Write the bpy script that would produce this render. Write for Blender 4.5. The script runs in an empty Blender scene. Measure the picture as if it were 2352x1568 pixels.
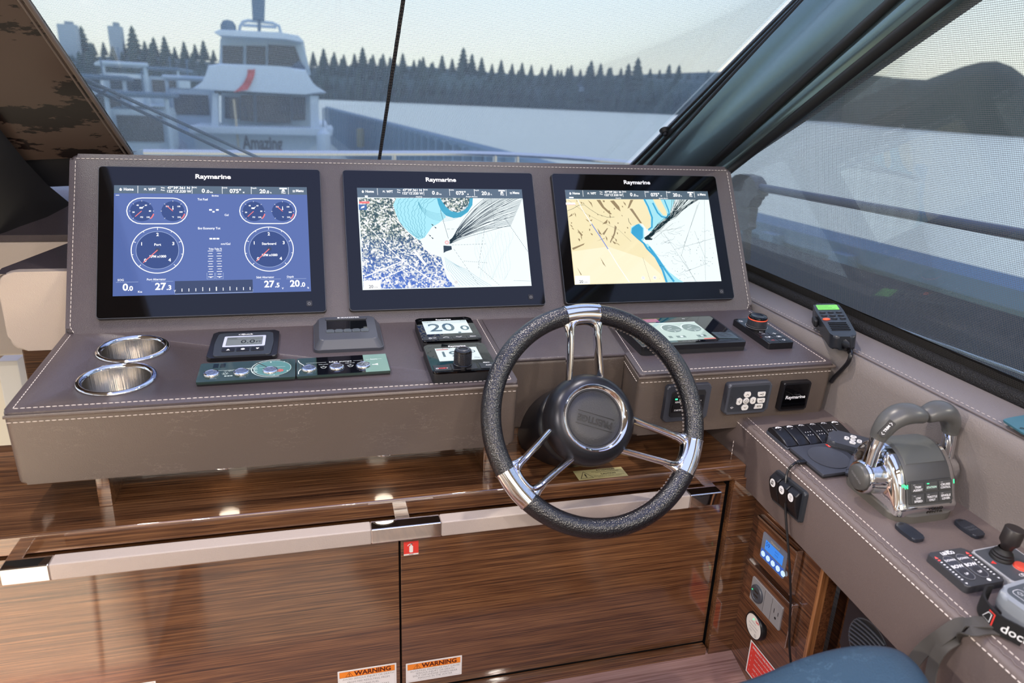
import bpy, bmesh, math, random
from mathutils import Vector, Matrix
random.seed(7)
PI = math.pi
SC = bpy.context.scene
COL = SC.collection
# ------------------------------------------------------------------ camera
V = Vector
YAW, PITCH, ROLL = 0.2690, -0.32016, 0.041503
FPX, W, H = 1645.0, 2352.0, 1568.0
CAM = V((-0.2548, -1.4067, 0.4046))
fw = V((math.sin(YAW)*math.cos(PITCH), math.cos(YAW)*math.cos(PITCH), math.sin(PITCH)))
_r0 = V((math.cos(YAW), -math.sin(YAW), 0)); _u0 = _r0.cross(fw)
cr = _r0*math.cos(ROLL) + _u0*math.sin(ROLL)
cu = -_r0*math.sin(ROLL) + _u0*math.cos(ROLL)
cd = bpy.data.cameras.new('camera'); cam = bpy.data.objects.new('camera', cd); COL.objects.link(cam)
M = Matrix.Identity(4)
for i in range(3):
    M[i][0], M[i][1], M[i][2], M[i][3] = cr[i], cu[i], -fw[i], CAM[i]
cam.matrix_world = M
cd.sensor_width = 36.0; cd.lens = 36.0*FPX/W; cd.clip_start = 0.02; cd.clip_end = 5000
cd.dof.use_dof = True; cd.dof.focus_distance = 1.40; cd.dof.aperture_fstop = 4.5
SC.camera = cam
# ------------------------------------------------------------------ world, exposure, lights
SC.view_settings.view_transform = 'Standard'; SC.view_settings.look = 'None'
SC.view_settings.exposure = -0.06; SC.view_settings.gamma = 1.0; SC.view_settings.use_curve_mapping = False
world = bpy.data.worlds.new('sky'); SC.world = world; world.use_nodes = True
wn = world.node_tree; wn.nodes.clear()
_o = wn.nodes.new('ShaderNodeOutputWorld'); _b = wn.nodes.new('ShaderNodeBackground')
_t = wn.nodes.new('ShaderNodeTexCoord'); _s = wn.nodes.new('ShaderNodeSeparateXYZ'); _c = wn.nodes.new('ShaderNodeValToRGB')
wn.links.new(_t.outputs['Generated'], _s.inputs[0]); wn.links.new(_s.outputs['Z'], _c.inputs[0])
wn.links.new(_c.outputs[0], _b.inputs[0]); wn.links.new(_b.outputs[0], _o.inputs[0])
_r = _c.color_ramp
_r.elements[0].position = 0.0; _r.elements[0].color = (1.0, .90, .70, 1)
_r.elements[1].position = 1.0; _r.elements[1].color = (.58, .68, 1.35, 1)
for p_, c_ in ((.06, (.96, .93, .83, 1)), (.16, (.78, .87, .95, 1)), (.40, (.66, .79, 1.12, 1))):
    e_ = _r.elements.new(p_); e_.color = c_
_b.inputs[1].default_value = 1.42

def lamp(name, kind, loc, energy, color=(1, 1, 1), size=.1, aim=None, spot=1.2, blend=.6, size_y=None):
    d = bpy.data.lights.new(name, kind); d.energy = energy; d.color = color
    o = bpy.data.objects.new(name, d); COL.objects.link(o); o.location = loc
    if kind == 'AREA':
        d.size = size
        if size_y: d.shape = 'RECTANGLE'; d.size_y = size_y
    elif kind == 'SUN': d.angle = size
    else: d.shadow_soft_size = size
    if kind == 'SPOT': d.spot_size = spot; d.spot_blend = blend
    if aim is not None:
        o.rotation_euler = (V(aim)-V(loc)).to_track_quat('-Z', 'Y').to_euler()
    return o
WARM = (1.0, .90, .80)
lamp('low_sun', 'SUN', (20, -10, 12), 1.2, (1, .82, .62), .02, aim=(0, 0, 0))
lamp('added_fill_lamp', 'AREA', (-.4, -3.2, 1.16), 22, WARM, 2.2, aim=(-.3, -.6, -.4), size_y=1.2)  # added fill: broad warm light from behind the camera
DOWN = [(-.85, -2.25), (-.15, -2.25), (.55, -2.25), (.2, -.17), (-.85, -.10)]
for x_, y_ in DOWN:
    lamp('downlight_lamp', 'SPOT', (x_, y_, 1.17), 42, WARM, .03, aim=(x_*.8, y_+(.9 if y_ < -1 else -.1), 0), spot=1.9, blend=.7)
lamp('added_locker_spot', 'SPOT', (-1.0, -.10, 1.15), 1100, WARM, .04, aim=(-1.02, -.62, -.52), spot=.42, blend=.3)  # added to light the unseen locker that the left door mirrors
lamp('added_console_spot', 'SPOT', (-1.9, -1.3, .85), 120, WARM, .05, aim=(.55, -.62, -.35), spot=.42, blend=.8)  # added to brighten the speaker and side console, no fitting there
# ------------------------------------------------------------------ measuring helpers: a point of the photograph on a plane of the place
def ray(x, y):
    return fw + cr*((x-W/2)/FPX) - cu*((y-H/2)/FPX)
def at(x, y, P, n):
    d = ray(x, y); n = V(n)
    return CAM + d*((V(P)-CAM).dot(n)/d.dot(n))
def at_y(x, y, Y): return at(x, y, (0, Y, 0), (0, 1, 0))
def at_z(x, y, Z): return at(x, y, (0, 0, Z), (0, 0, 1))
def at_x(x, y, X): return at(x, y, (X, 0, 0), (1, 0, 0))
class Fr:
    def __init__(s, o, x, y):
        s.o = V(o); s.x = V(x).normalized(); y = V(y); s.y = (y-s.x*y.dot(s.x)).normalized(); s.n = s.x.cross(s.y)
    def uv(s, x, y, off=0.0):
        P = at(x, y, s.o+s.n*off, s.n)-s.o
        return V((P.dot(s.x), P.dot(s.y)))
    def m(s, u=0, v=0, w=0):
        o = s.o+s.x*u+s.y*v+s.n*w; m = Matrix.Identity(4)
        for i in range(3): m[i][0], m[i][1], m[i][2], m[i][3] = s.x[i], s.y[i], s.n[i], o[i]
        return m
    def loc(s, P):
        d = V(P)-s.o; return V((d.dot(s.x), d.dot(s.y), d.dot(s.n)))
def Z(x0, y0, x1, w):
    k = (x1-x0)/w
    return lambda a, b: (x0+a*k, y0+b*k)
TH = .5282; SL = .0793; A_ = math.atan(SL)
FF = Fr((0, 0, 0), (1, 0, 0), (0, math.sin(TH), math.cos(TH)))          # instrument panel
FT = Fr((0, 0, -.0265), (1, 0, 0), (0, 1, SL))                           # tops of the dash pods
FRF = Fr((.2932, -.302, -.05), (1, 0, 0), (0, 0, 1))                     # front of the starboard pod
FD = Fr((0, -.335, 0), (1, 0, 0), (0, 0, 1))                             # locker doors
FSH = Fr((0, 0, -.23), (1, 0, 0), (0, 1, 0))                             # wooden shelf
FCT = Fr((.515, -.335, -.16), (1, 0, 0), (0, 1, SL))                     # side console top
FCS = Fr((.511, -.335, -.16), (0, -1, 0), (0, 0, 1))                     # side console face
FWW = Fr((.5404, -.3292, -.66), (0, -1, 0), (0, 0, 1))                   # wooden side panel
FWH = Fr((.1768, -.387, -.087), (1, 0, 0), (0, math.sin(.541), math.cos(.541)))   # steering wheel
# ------------------------------------------------------------------ mesh builder
def TR(x=0, y=0, z=0): return Matrix.Translation((x, y, z))
def RX(a): return Matrix.Rotation(a, 4, 'X')
def RY(a): return Matrix.Rotation(a, 4, 'Y')
def RZ(a): return Matrix.Rotation(a, 4, 'Z')
_txt = {}
class MB:
    def __init__(s): s.v = []; s.f = []; s.wn = False
    def add(s, vs, fs, M=None):
        b = len(s.v)
        s.v += [tuple(M @ V(p)) for p in vs] if M is not None else [tuple(p) for p in vs]
        s.f += [tuple(i+b for i in f) for f in fs]
        return s
    def bm(s, bm, M=None):
        bm.verts.index_update()
        s.add([v.co.copy() for v in bm.verts], [[v.index for v in f.verts] for f in bm.faces], M); bm.free(); return s
    def box(s, c, size, bev=0, seg=2, M=None):
        s.wn = True; bm = bmesh.new(); bmesh.ops.create_cube(bm, size=1)
        for v in bm.verts: v.co = V((v.co.x*size[0]+c[0], v.co.y*size[1]+c[1], v.co.z*size[2]+c[2]))
        if bev: bmesh.ops.bevel(bm, geom=bm.edges[:], offset=bev, segments=seg, profile=.5, affect='EDGES')
        return s.bm(bm, M)
    def prism(s, pts, z0, z1, bev=0, seg=2, M=None, both=False, inset=0.0):
        n = len(pts); s.wn = True
        a = sum(pts[i][0]*pts[(i+1) % n][1]-pts[(i+1) % n][0]*pts[i][1] for i in range(n))
        if a < 0: pts = pts[::-1]
        bm = bmesh.new()
        cx = sum(p[0] for p in pts)/n; cy = sum(p[1] for p in pts)/n
        lo = [bm.verts.new((p[0], p[1], z0)) for p in pts]
        hi = [bm.verts.new((cx+(p[0]-cx)*(1-inset), cy+(p[1]-cy)*(1-inset), z1)) for p in pts]
        ft = bm.faces.new(hi); fb = bm.faces.new(lo[::-1])
        for i in range(n): bm.faces.new((lo[i], lo[(i+1) % n], hi[(i+1) % n], hi[i]))
        if bev:
            es = list(ft.edges)+(list(fb.edges) if both else [])
            bmesh.ops.bevel(bm, geom=es, offset=bev, segments=seg, profile=.5, affect='EDGES')
        return s.bm(bm, M)
    def lathe(s, prof, n=32, M=None, a0=0, a1=2*PI, sx=1, sy=1):
        full = abs(a1-a0-2*PI) < 1e-6; k = n if full else n+1
        vs = []; fs = []
        for i in range(k):
            a = a0+(a1-a0)*i/n
            for r, z in prof: vs.append((r*math.cos(a)*sx, r*math.sin(a)*sy, z))
        m = len(prof)
        for i in range(n):
            j = (i+1) % k
            for q in range(m-1):
                if prof[q][0] < 1e-9 and prof[q+1][0] < 1e-9: continue
                fs.append((i*m+q, j*m+q, j*m+q+1, i*m+q+1))
        bm = bmesh.new(); bv = [bm.verts.new(p) for p in vs]
        for f in fs:
            try: bm.faces.new([bv[i] for i in f])
            except ValueError: pass
        bmesh.ops.remove_doubles(bm, verts=bm.verts[:], dist=1e-6)
        bmesh.ops.recalc_face_normals(bm, faces=bm.faces[:])
        return s.bm(bm, M)
    def tube(s, pts, r, n=10, closed=False, M=None, flat=1.0, up=None, cap=True):
        pts = [V(p) for p in pts]; k = len(pts); rs = r if isinstance(r, (list, tuple)) else [r]*k
        vs = []; prev = None
        for i, p in enumerate(pts):
            if closed: t = pts[(i+1) % k]-pts[i-1]
            else: t = pts[min(i+1, k-1)]-pts[max(i-1, 0)]
            t.normalize()
            if up is not None: nx = (V(up)-t*V(up).dot(t)).normalized()
            elif prev is None:
                h = V((0, 0, 1)) if abs(t.z) < .9 else V((1, 0, 0)); nx = (h-t*h.dot(t)).normalized()
            else: nx = (prev-t*prev.dot(t)).normalized()
            prev = nx; ny = t.cross(nx)
            for q in range(n):
                a = 2*PI*q/n; vs.append(p+nx*(rs[i]*math.cos(a))+ny*(rs[i]*flat*math.sin(a)))
        fs = []
        for i in range(k if closed else k-1):
            j = (i+1) % k
            for q in range(n): fs.append((i*n+q, i*n+(q+1) % n, j*n+(q+1) % n, j*n+q))
        if not closed and cap: fs += [tuple(range(n))[::-1], tuple(range((k-1)*n, k*n))]
        return s.add(vs, fs, M)
    def loft(s, rows, closed=False, M=None, capends=False):
        m = len(rows[0]); vs = [p for r in rows for p in r]; fs = []
        for i in range(len(rows)-1):
            for q in range(m if closed else m-1):
                fs.append((i*m+q, i*m+(q+1) % m, (i+1)*m+(q+1) % m, (i+1)*m+q))
        if capends: fs += [tuple(range(m))[::-1], tuple(range((len(rows)-1)*m, len(rows)*m))]
        return s.add(vs, fs, M)
    def poly(s, pts, z=0, M=None):
        n = len(pts); a = sum(pts[i][0]*pts[(i+1) % n][1]-pts[(i+1) % n][0]*pts[i][1] for i in range(n))
        if a < 0: pts = pts[::-1]
        return s.add([(p[0], p[1], z) for p in pts], [tuple(range(n))], M)
    def rect(s, x0, y0, x1, y1, z=0, M=None): return s.poly([(x0, y0), (x1, y0), (x1, y1), (x0, y1)], z, M)
    def ring(s, c, r0, r1, z=0, a0=0, a1=2*PI, n=40, M=None, sy=1):
        vs = []; fs = []
        for i in range(n+1):
            a = a0+(a1-a0)*i/n
            for r in (r0, r1): vs.append((c[0]+r*math.cos(a), c[1]+r*sy*math.sin(a), z))
        for i in range(n): fs.append((2*i, 2*i+1, 2*i+3, 2*i+2))
        return s.add(vs, fs, M)
    def disc(s, c, r, z=0, n=24, sy=1, M=None):
        return s.poly([(c[0]+r*math.cos(2*PI*i/n), c[1]+r*sy*math.sin(2*PI*i/n)) for i in range(n)], z, M)
    def ribbon(s, pts, w, z=0, closed=False, M=None):
        pts = [V((p[0], p[1])) for p in pts]; k = len(pts); vs = []
        for i, p in enumerate(pts):
            t = (pts[(i+1) % k]-pts[i-1]) if closed else pts[min(i+1, k-1)]-pts[max(i-1, 0)]
            if t.length < 1e-12: t = V((1, 0))
            t.normalize(); nn = V((-t.y, t.x))*w/2
            vs += [(p.x-nn.x, p.y-nn.y, z), (p.x+nn.x, p.y+nn.y, z)]
        fs = []
        for i in range(k if closed else k-1):
            j = (i+1) % k; fs.append((2*i, 2*j, 2*j+1, 2*i+1))
        return s.add(vs, fs, M)
    def stadium(s, c, w, h, lw, z=0, M=None):
        return s.ribbon(stad(c, w, h), lw, z, True, M)
    def text(s, body, x, y, size, z=0, align='CENTER', bold=0.0, width=None, depth=0, M=None, rot=0):
        key = (body, align, round(bold, 4), round(depth/size, 4))
        if key not in _txt:
            cu_ = bpy.data.curves.new('t', 'FONT'); cu_.body = body; cu_.size = 1; cu_.align_x = align; cu_.align_y = 'CENTER'
            cu_.offset = bold; cu_.extrude = depth/size; cu_.resolution_u = 3; cu_.space_line = .8
            ob = bpy.data.objects.new('t', cu_); me = ob.to_mesh()
            _txt[key] = ([v.co.copy() for v in me.vertices], [tuple(p.vertices) for p in me.polygons])
            ob.to_mesh_clear(); bpy.data.objects.remove(ob); bpy.data.curves.remove(cu_)
        vs, fs = _txt[key]
        if not vs: return s
        sx = size
        if width:
            xs = [v.x for v in vs]; sx = width/max(1e-6, max(xs)-min(xs))
        T = TR(x, y, z) @ RZ(rot)
        if M is not None: T = M @ T
        return s.add([(v.x*sx, v.y*size, v.z*size) for v in vs], fs, T)
    def build(s, name, mat, parent=None, smooth=35, label=None, kind=None, M=None):
        me = bpy.data.meshes.new(name); me.from_pydata(s.v, [], s.f); me.materials.append(mat)
        if smooth:
            for p in me.polygons: p.use_smooth = True
            me.set_sharp_from_angle(angle=math.radians(smooth))
        me.update()
        o = bpy.data.objects.new(name, me); COL.objects.link(o)
        if s.wn and smooth:
            w_ = o.modifiers.new('weighted', 'WEIGHTED_NORMAL'); w_.keep_sharp = True; w_.weight = 50
        if parent is not None: o.parent = parent
        if M is not None: o.matrix_local = M
        if label: o['label'] = label
        if kind: o['kind'] = kind
        return o
def stad(c, w, h, n=10):
    r = min(w, h)/2; p = []
    for sgn, a0 in ((1, -PI/2), (-1, PI/2)):
        for i in range(n+1):
            a = a0+PI*i/n
            if w >= h: p.append((c[0]+sgn*(w/2-r)+r*math.cos(a), c[1]+r*math.sin(a)))
            else: p.append((c[0]-r*math.sin(a)*1, c[1]+sgn*(h/2-r)+r*math.cos(a)))
    return p
def rrect(x0, y0, x1, y1, r, n=5):
    p = []
    for cx, cy, a0 in ((x1-r, y0+r, -PI/2), (x1-r, y1-r, 0), (x0+r, y1-r, PI/2), (x0+r, y0+r, PI)):
        for i in range(n+1):
            a = a0+PI/2*i/n; p.append((cx+r*math.cos(a), cy+r*math.sin(a)))
    return p
def rpoly(pts, r, n=4):
    out = []; k = len(pts)
    for i in range(k):
        p = V(pts[i]); a = V(pts[i-1]); b = V(pts[(i+1) % k])
        da = (a-p); db = (b-p); q = min(r, da.length*.45, db.length*.45); da.normalize(); db.normalize()
        s0 = p+da*q; s1 = p+db*q
        for j in range(n+1):
            t = j/n; c = s0*(1-t)**2+p*2*t*(1-t)+s1*t*t; out.append((c.x, c.y))
    return out
def spline(pts, n=8):
    pts = [V(p) for p in pts]; out = []
    for i in range(len(pts)-1):
        p0 = pts[max(i-1, 0)]; p1 = pts[i]; p2 = pts[i+1]; p3 = pts[min(i+2, len(pts)-1)]
        for j in range(n):
            t = j/n
            out.append(.5*((2*p1)+(p2-p0)*t+(2*p0-5*p1+4*p2-p3)*t*t+(3*p1-p0-3*p2+p3)*t**3))
    out.append(pts[-1]); return out
def stitch(mb, pts, dash=.0062, gap=.0022, r=.00065, M=None, lift=0.0):
    pts = [V(p) for p in pts]; d = 0.0
    for a, b in zip(pts[:-1], pts[1:]):
        L = (b-a).length
        if L < 1e-6: continue
        t = (b-a)/L; x = 0.0; k = max(1, round(L/(dash+gap))); st = L/k
        for i in range(k):
            p = a+t*(i*st+gap*.5); q = a+t*((i+1)*st-gap*.5)
            m_ = (p+q)/2
            mb.tube([p, m_, q], [r*.55, r, r*.55], 5, M=M)
def thing(name, label, cat, M=None, group=None):
    o = bpy.data.objects.new(name, None); o.empty_display_size = .02; COL.objects.link(o)
    if M is not None: o.matrix_world = M
    o['label'] = label; o['category'] = cat
    if group: o['group'] = group
    return o
def tag(o, label, cat, group=None):
    o['label'] = label; o['category'] = cat
    if group: o['group'] = group
    return o
def struct(o): o['kind'] = 'structure'; return o
def copy_tree(o, parent=None, M=None):
    c = o.copy(); COL.objects.link(c)
    if parent is not None: c.parent = parent
    if M is not None: c.matrix_world = M
    for ch in list(o.children): copy_tree(ch, c)
    return c
# ------------------------------------------------------------------ materials
def lin(h):
    if isinstance(h, (tuple, list)): return (h[0], h[1], h[2], 1)
    r = [int(h[i:i+2], 16)/255 for i in (0, 2, 4)]
    return tuple([x/12.92 if x <= .04045 else ((x+.055)/1.055)**2.4 for x in r]+[1])
def mat(name, col, rough=.5, metal=0, spec=.5, coat=0, emit=0, ecol=None, bump=None, sheen=0, coat_rough=.03):
    m = bpy.data.materials.new(name); m.use_nodes = True; b = m.node_tree.nodes['Principled BSDF']
    b.inputs['Base Color'].default_value = lin(col); b.inputs['Roughness'].default_value = rough
    b.inputs['Metallic'].default_value = metal; b.inputs['Specular IOR Level'].default_value = spec
    b.inputs['Coat Weight'].default_value = coat; b.inputs['Coat Roughness'].default_value = coat_rough
    if emit: b.inputs['Emission Strength'].default_value = emit; b.inputs['Emission Color'].default_value = lin(ecol or col)
    if bump:
        nt = m.node_tree; tc = nt.nodes.new('ShaderNodeTexCoord'); kind, sc, st, dist = bump
        if kind == 'noise':
            t = nt.nodes.new('ShaderNodeTexNoise'); t.inputs['Scale'].default_value = sc; t.inputs['Detail'].default_value = 3; out = t.outputs[0]
        else:
            t = nt.nodes.new('ShaderNodeTexVoronoi'); t.inputs['Scale'].default_value = sc; out = t.outputs['Distance']
        nt.links.new(tc.outputs['Object'], t.inputs['Vector'])
        bp = nt.nodes.new('ShaderNodeBump'); bp.inputs['Strength'].default_value = st; bp.inputs['Distance'].default_value = dist
        nt.links.new(out, bp.inputs['Height']); nt.links.new(bp.outputs[0], b.inputs['Normal'])
    return m
def leather(name, col, col2, rough=.5, grain=700, wr=.35, spec=.5, bump=.35):
    """grained hide: pebble relief, faint lighter crease lines, slow tone variation"""
    m = mat(name, col, rough, spec=spec); nt = m.node_tree; N = nt.nodes; L = nt.links; b = N['Principled BSDF']
    tc = N.new('ShaderNodeTexCoord')
    big = N.new('ShaderNodeTexNoise'); big.inputs['Scale'].default_value = 5; big.inputs['Detail'].default_value = 4
    L.new(tc.outputs['Object'], big.inputs['Vector'])
    mp = N.new('ShaderNodeMapping'); mp.inputs['Rotation'].default_value = (0, 0.5, .3); mp.inputs['Scale'].default_value = (1, 1.5, 3.2)
    L.new(tc.outputs['Object'], mp.inputs[0])
    vo = N.new('ShaderNodeTexNoise'); vo.inputs['Scale'].default_value = 13; vo.inputs['Detail'].default_value = 5; vo.inputs['Roughness'].default_value = .62
    L.new(mp.outputs[0], vo.inputs['Vector'])
    rd = N.new('ShaderNodeMath'); rd.operation = 'SUBTRACT'; rd.inputs[1].default_value = .5; L.new(vo.outputs[0], rd.inputs[0])
    ra_ = N.new('ShaderNodeMath'); ra_.operation = 'ABSOLUTE'; L.new(rd.outputs[0], ra_.inputs[0])
    r1 = N.new('ShaderNodeValToRGB'); r1.color_ramp.elements[0].color = (1, 1, 1, 1); r1.color_ramp.elements[1].color = (0, 0, 0, 1); r1.color_ramp.elements[1].position = .0065
    L.new(ra_.outputs[0], r1.inputs[0])
    br = N.new('ShaderNodeTexNoise'); br.inputs['Scale'].default_value = 9; br.inputs['Detail'].default_value = 5
    L.new(tc.outputs['Object'], br.inputs['Vector'])
    r2 = N.new('ShaderNodeValToRGB'); r2.color_ramp.elements[0].position = .44; r2.color_ramp.elements[1].position = .62
    L.new(br.outputs[0], r2.inputs[0])
    mu = N.new('ShaderNodeMath'); mu.operation = 'MULTIPLY'; L.new(r1.outputs[0], mu.inputs[0]); L.new(r2.outputs[0], mu.inputs[1])
    mu2 = N.new('ShaderNodeMath'); mu2.operation = 'MULTIPLY'; mu2.inputs[1].default_value = wr; L.new(mu.outputs[0], mu2.inputs[0])
    mx0 = N.new('ShaderNodeMixRGB'); mx0.inputs[1].default_value = lin(col)
    c = lin(col); mx0.inputs[2].default_value = (c[0]*.86, c[1]*.86, c[2]*.86, 1); L.new(big.outputs[0], mx0.inputs[0])
    mx = N.new('ShaderNodeMixRGB'); L.new(mu2.outputs[0], mx.inputs[0]); L.new(mx0.outputs[0], mx.inputs[1]); mx.inputs[2].default_value = lin(col2)
    L.new(mx.outputs[0], b.inputs['Base Color'])
    gr = N.new('ShaderNodeTexVoronoi'); gr.inputs['Scale'].default_value = grain; L.new(tc.outputs['Object'], gr.inputs['Vector'])
    sm = N.new('ShaderNodeMath'); sm.operation = 'MULTIPLY_ADD'; sm.inputs[1].default_value = -.8
    L.new(mu2.outputs[0], sm.inputs[0]); L.new(gr.outputs['Distance'], sm.inputs[2])
    bp = N.new('ShaderNodeBump'); bp.inputs['Strength'].default_value = bump; bp.inputs['Distance'].default_value = .0009
    L.new(sm.outputs[0], bp.inputs['Height']); L.new(bp.outputs[0], b.inputs['Normal'])
    return m
def wood(name, dark, mid, light, axis='X', gloss=True, coat=1.0, sc=1.0):
    m = mat(name, mid, .38, spec=.4, coat=coat if gloss else 0, coat_rough=.035); nt = m.node_tree; N = nt.nodes; L = nt.links; b = N['Principled BSDF']
    tc = N.new('ShaderNodeTexCoord'); geo = N.new('ShaderNodeNewGeometry')
    def streak(k, lo, det, seed):
        mp = N.new('ShaderNodeMapping'); s = [k, k, k]; s['XYZ'.index(axis)] = lo
        mp.inputs['Scale'].default_value = s; mp.inputs['Location'].default_value = (seed, seed*.7, seed*1.3)
        L.new(geo.outputs['Position'], mp.inputs[0])
        t = N.new('ShaderNodeTexNoise'); t.inputs['Scale'].default_value = 1; t.inputs['Detail'].default_value = det; t.inputs['Distortion'].default_value = .12
        L.new(mp.outputs[0], t.inputs['Vector']); return t.outputs[0]
    a = streak(300*sc, 2.4, 3, 1.0); f = streak(800*sc, 12, 2, 4.0); g = streak(40*sc, .8, 2, 8.0)
    r = N.new('ShaderNodeValToRGB'); e = r.color_ramp.elements
    e[0].position = .38; e[0].color = lin(dark); e[1].position = .63; e[1].color = lin(light)
    q = e.new(.48); q.color = lin(mid)
    m1 = N.new('ShaderNodeMath'); m1.operation = 'MULTIPLY_ADD'; m1.inputs[1].default_value = .45; L.new(f, m1.inputs[0])
    m2 = N.new('ShaderNodeMath'); m2.operation = 'MULTIPLY'; m2.inputs[1].default_value = .42; L.new(a, m2.inputs[0]); L.new(m2.outputs[0], m1.inputs[2])
    m3 = N.new('ShaderNodeMath'); m3.operation = 'MULTIPLY_ADD'; m3.inputs[1].default_value = .13; L.new(g, m3.inputs[0]); L.new(m1.outputs[0], m3.inputs[2])
    L.new(m3.outputs[0], r.inputs[0]); L.new(r.outputs[0], b.inputs['Base Color'])
    if gloss:
        b.inputs['Coat IOR'].default_value = 2.0
        bp = N.new('ShaderNodeBump'); bp.inputs['Strength'].default_value = .10; bp.inputs['Distance'].default_value = .0005; L.new(f, bp.inputs['Height']); L.new(bp.outputs[0], b.inputs['Coat Normal'])
    return m
def emis(name, col, s=1.0, spec=.5):
    """a lit screen pixel under glass"""
    m = mat(name, (0.004, .004, .005), .05, spec=spec, emit=s, ecol=col)
    return m
LEA = leather('dash_leather', '60554e', '94877f', .40, wr=.38)
LEAD = leather('dash_leather_dark', '50484b', '6a5f5d', .31, wr=.18)
LEAS = leather('console_leather', '685c59', '877973', .44, wr=.25)
LEAG = leather('liner_leather', '827a77', '918985', .5, grain=420, wr=.05)
SILL = leather('sill_leather', '7b7474', '868080', .42, grain=900, wr=.03)
RAILB = leather('rail_leather', 'b3a7a0', 'bfb4ad', .5, grain=500, wr=.1)
BEIGE = leather('beige_leather', 'c3b4a6', 'cdbfb2', .5, grain=700, wr=.02)
RIML = leather('wheel_leather', '141419', '1c1c20', .26, grain=430, wr=.0, spec=.75, bump=.7)
SEATL = leather('seat_leather', '30485b', '58778c', .3, grain=420, wr=.7, spec=.6)
W_X = wood('lacquered_wood', '2c170c', '57361f', '835c3b', 'X')
W_Y = wood('lacquered_wood_side', '2d160c', '52301d', '7a5034', 'Y', sc=.75)
W_F = wood('footrest_wood', '7a5a52', '93736a', 'a78880', 'X', gloss=False)
W_FL = wood('sole_wood', '4a3020', '6f4b33', '8a6446', 'Y', gloss=True, coat=.4)
CHROME = mat('chrome', 'e6e6e8', .045, metal=1)
STEEL = mat('brushed_steel', 'e2dfdb', .16, metal=1)
BLK = mat('black_plastic', '16161a', .32); BLKG = mat('gloss_black', '050507', .04, spec=.42)
BLKM = mat('matt_black', '1e1e21', .55); RUB = mat('rubber_black', '0d0c0e', .6)
GRY = mat('dark_grey_plastic', '3c3f48', .42); GRY2 = mat('charcoal_plastic', '44474f', .38); HUBM = mat('hub_grey', '33343a', .33, metal=.7)
HNDL = mat('handle_grey', '50504f', .33); THR = mat('throttle_grey', '4a4b4c', .5, bump=('noise', 900, .15, .0005))
LGRY = mat('light_grey_plastic', 'a5a6aa', .4); SILV = mat('silver_plastic', '8c8c8f', .35)
WHT = mat('white_print', 'e8e8ea', .5); WHTP = mat('white_plastic', 'e6e3de', .45); CREAM = mat('cream_panel', 'e4d9c6', .5)
THREAD = mat('stitching_thread', 'e3d8cf', .7); THREADD = mat('dark_thread', '8b817d', .7)
REDP = mat('red_print', 'e04038', .45); ORG = mat('orange_print', 'ee8a2f', .5); BRN = mat('brown_print', '5a1d0c', .5); GRYP = mat('grey_print', '8f8f92', .5); DKP = mat('dark_print', '2a2320', .5)
BRASS = mat('brass_label', 'd8cf9a', .3, metal=.3); TEAL = mat('teal_card', '3a6470', .35)
GSW = mat('green_glass_panel', '2c3d39', .08, spec=.6); GSWB = mat('black_glass_panel', '08090f', .06, spec=.6); GSWC = mat('teal_glass_panel', '4f7a78', .1, spec=.6); GSWL = mat('pale_green_glass', '6a8a80', .12, spec=.6)
LCDG = mat('lcd_grey', '6b7274', .25); LCDD = mat('lcd_digits', '15181a', .4); LCDF = mat('lcd_frame', 'b9bfd8', .3)
WEB = mat('grey_webbing', '45423f', .8, bump=('noise', 1500, .4, .0006)); FAB = mat('black_fabric', '121113', .85, bump=('noise', 1800, .4, .0005))
BRAID = mat('black_braid', '0b090c', .7, bump=('voronoi', 420, .9, .002))
# screens
E_W = emis('screen_white', (1, 1, 1), 1.25); E_WH = emis('screen_white_soft', (.75, .85, 1), .9); E_BLUE = emis('screen_blue', (.095, .155, .42), 1.0)
E_HDR = emis('screen_header', (.10, .15, .20), 1.0); E_RED = emis('screen_red', (1, .22, .2), 1.0); E_BLK = emis('screen_black', (.004, .012, .016), 1.0)
E_GRY = emis('screen_grey', (.22, .30, .33), 1.0); E_DIAL = emis('screen_dial', (.025, .06, .22), 1.0); E_LINE = emis('screen_line', (.6, .72, .95), 1.0)
E_PALE = emis('chart_deep_water', (.95, 1.05, 1.05), 1.0); E_CYAN = emis('chart_shallow', (.42, .86, .97), 1.0); E_DEEPC = emis('chart_fringe', (.05, .42, .62), 1.0); E_CONT = emis('chart_contour', (.04, .30, .42), 1.0)
E_TRK = emis('chart_track', (.01, .03, .04), 1.0); E_TAN = emis('chart_land', (1.0, .88, .55), 1.0); E_TAN2 = emis('chart_land_pale', (1.06, .98, .70), 1.0); E_HILL = emis('chart_hillshade', (.36, .27, .15), 1.0); E_ROAD = emis('chart_road', (.85, .88, 1), 1.1); E_ROADB = emis('chart_highway', (.25, .33, .75), 1.0)
E_LCD = emis('lcd_white', (.82, .93, .97), 1.0); E_LCDG = emis('lcd_sage', (.52, .66, .62), 1.0); E_SAGE = emis('lcd_sage_dark', (.16, .24, .24), 1.0); E_BL2 = emis('lcd_blue', (.05, .26, .85), 1.0); E_BTN = emis('blue_white_key', (.62, .82, 1), 1.1)
E_GRN = emis('green_lamp', (.05, 1, .35), 2.2); E_LIME = emis('handset_green', (.25, .85, .12), 1.0); E_MAG = emis('screen_magenta', (.55, .12, .35), .6)
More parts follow.
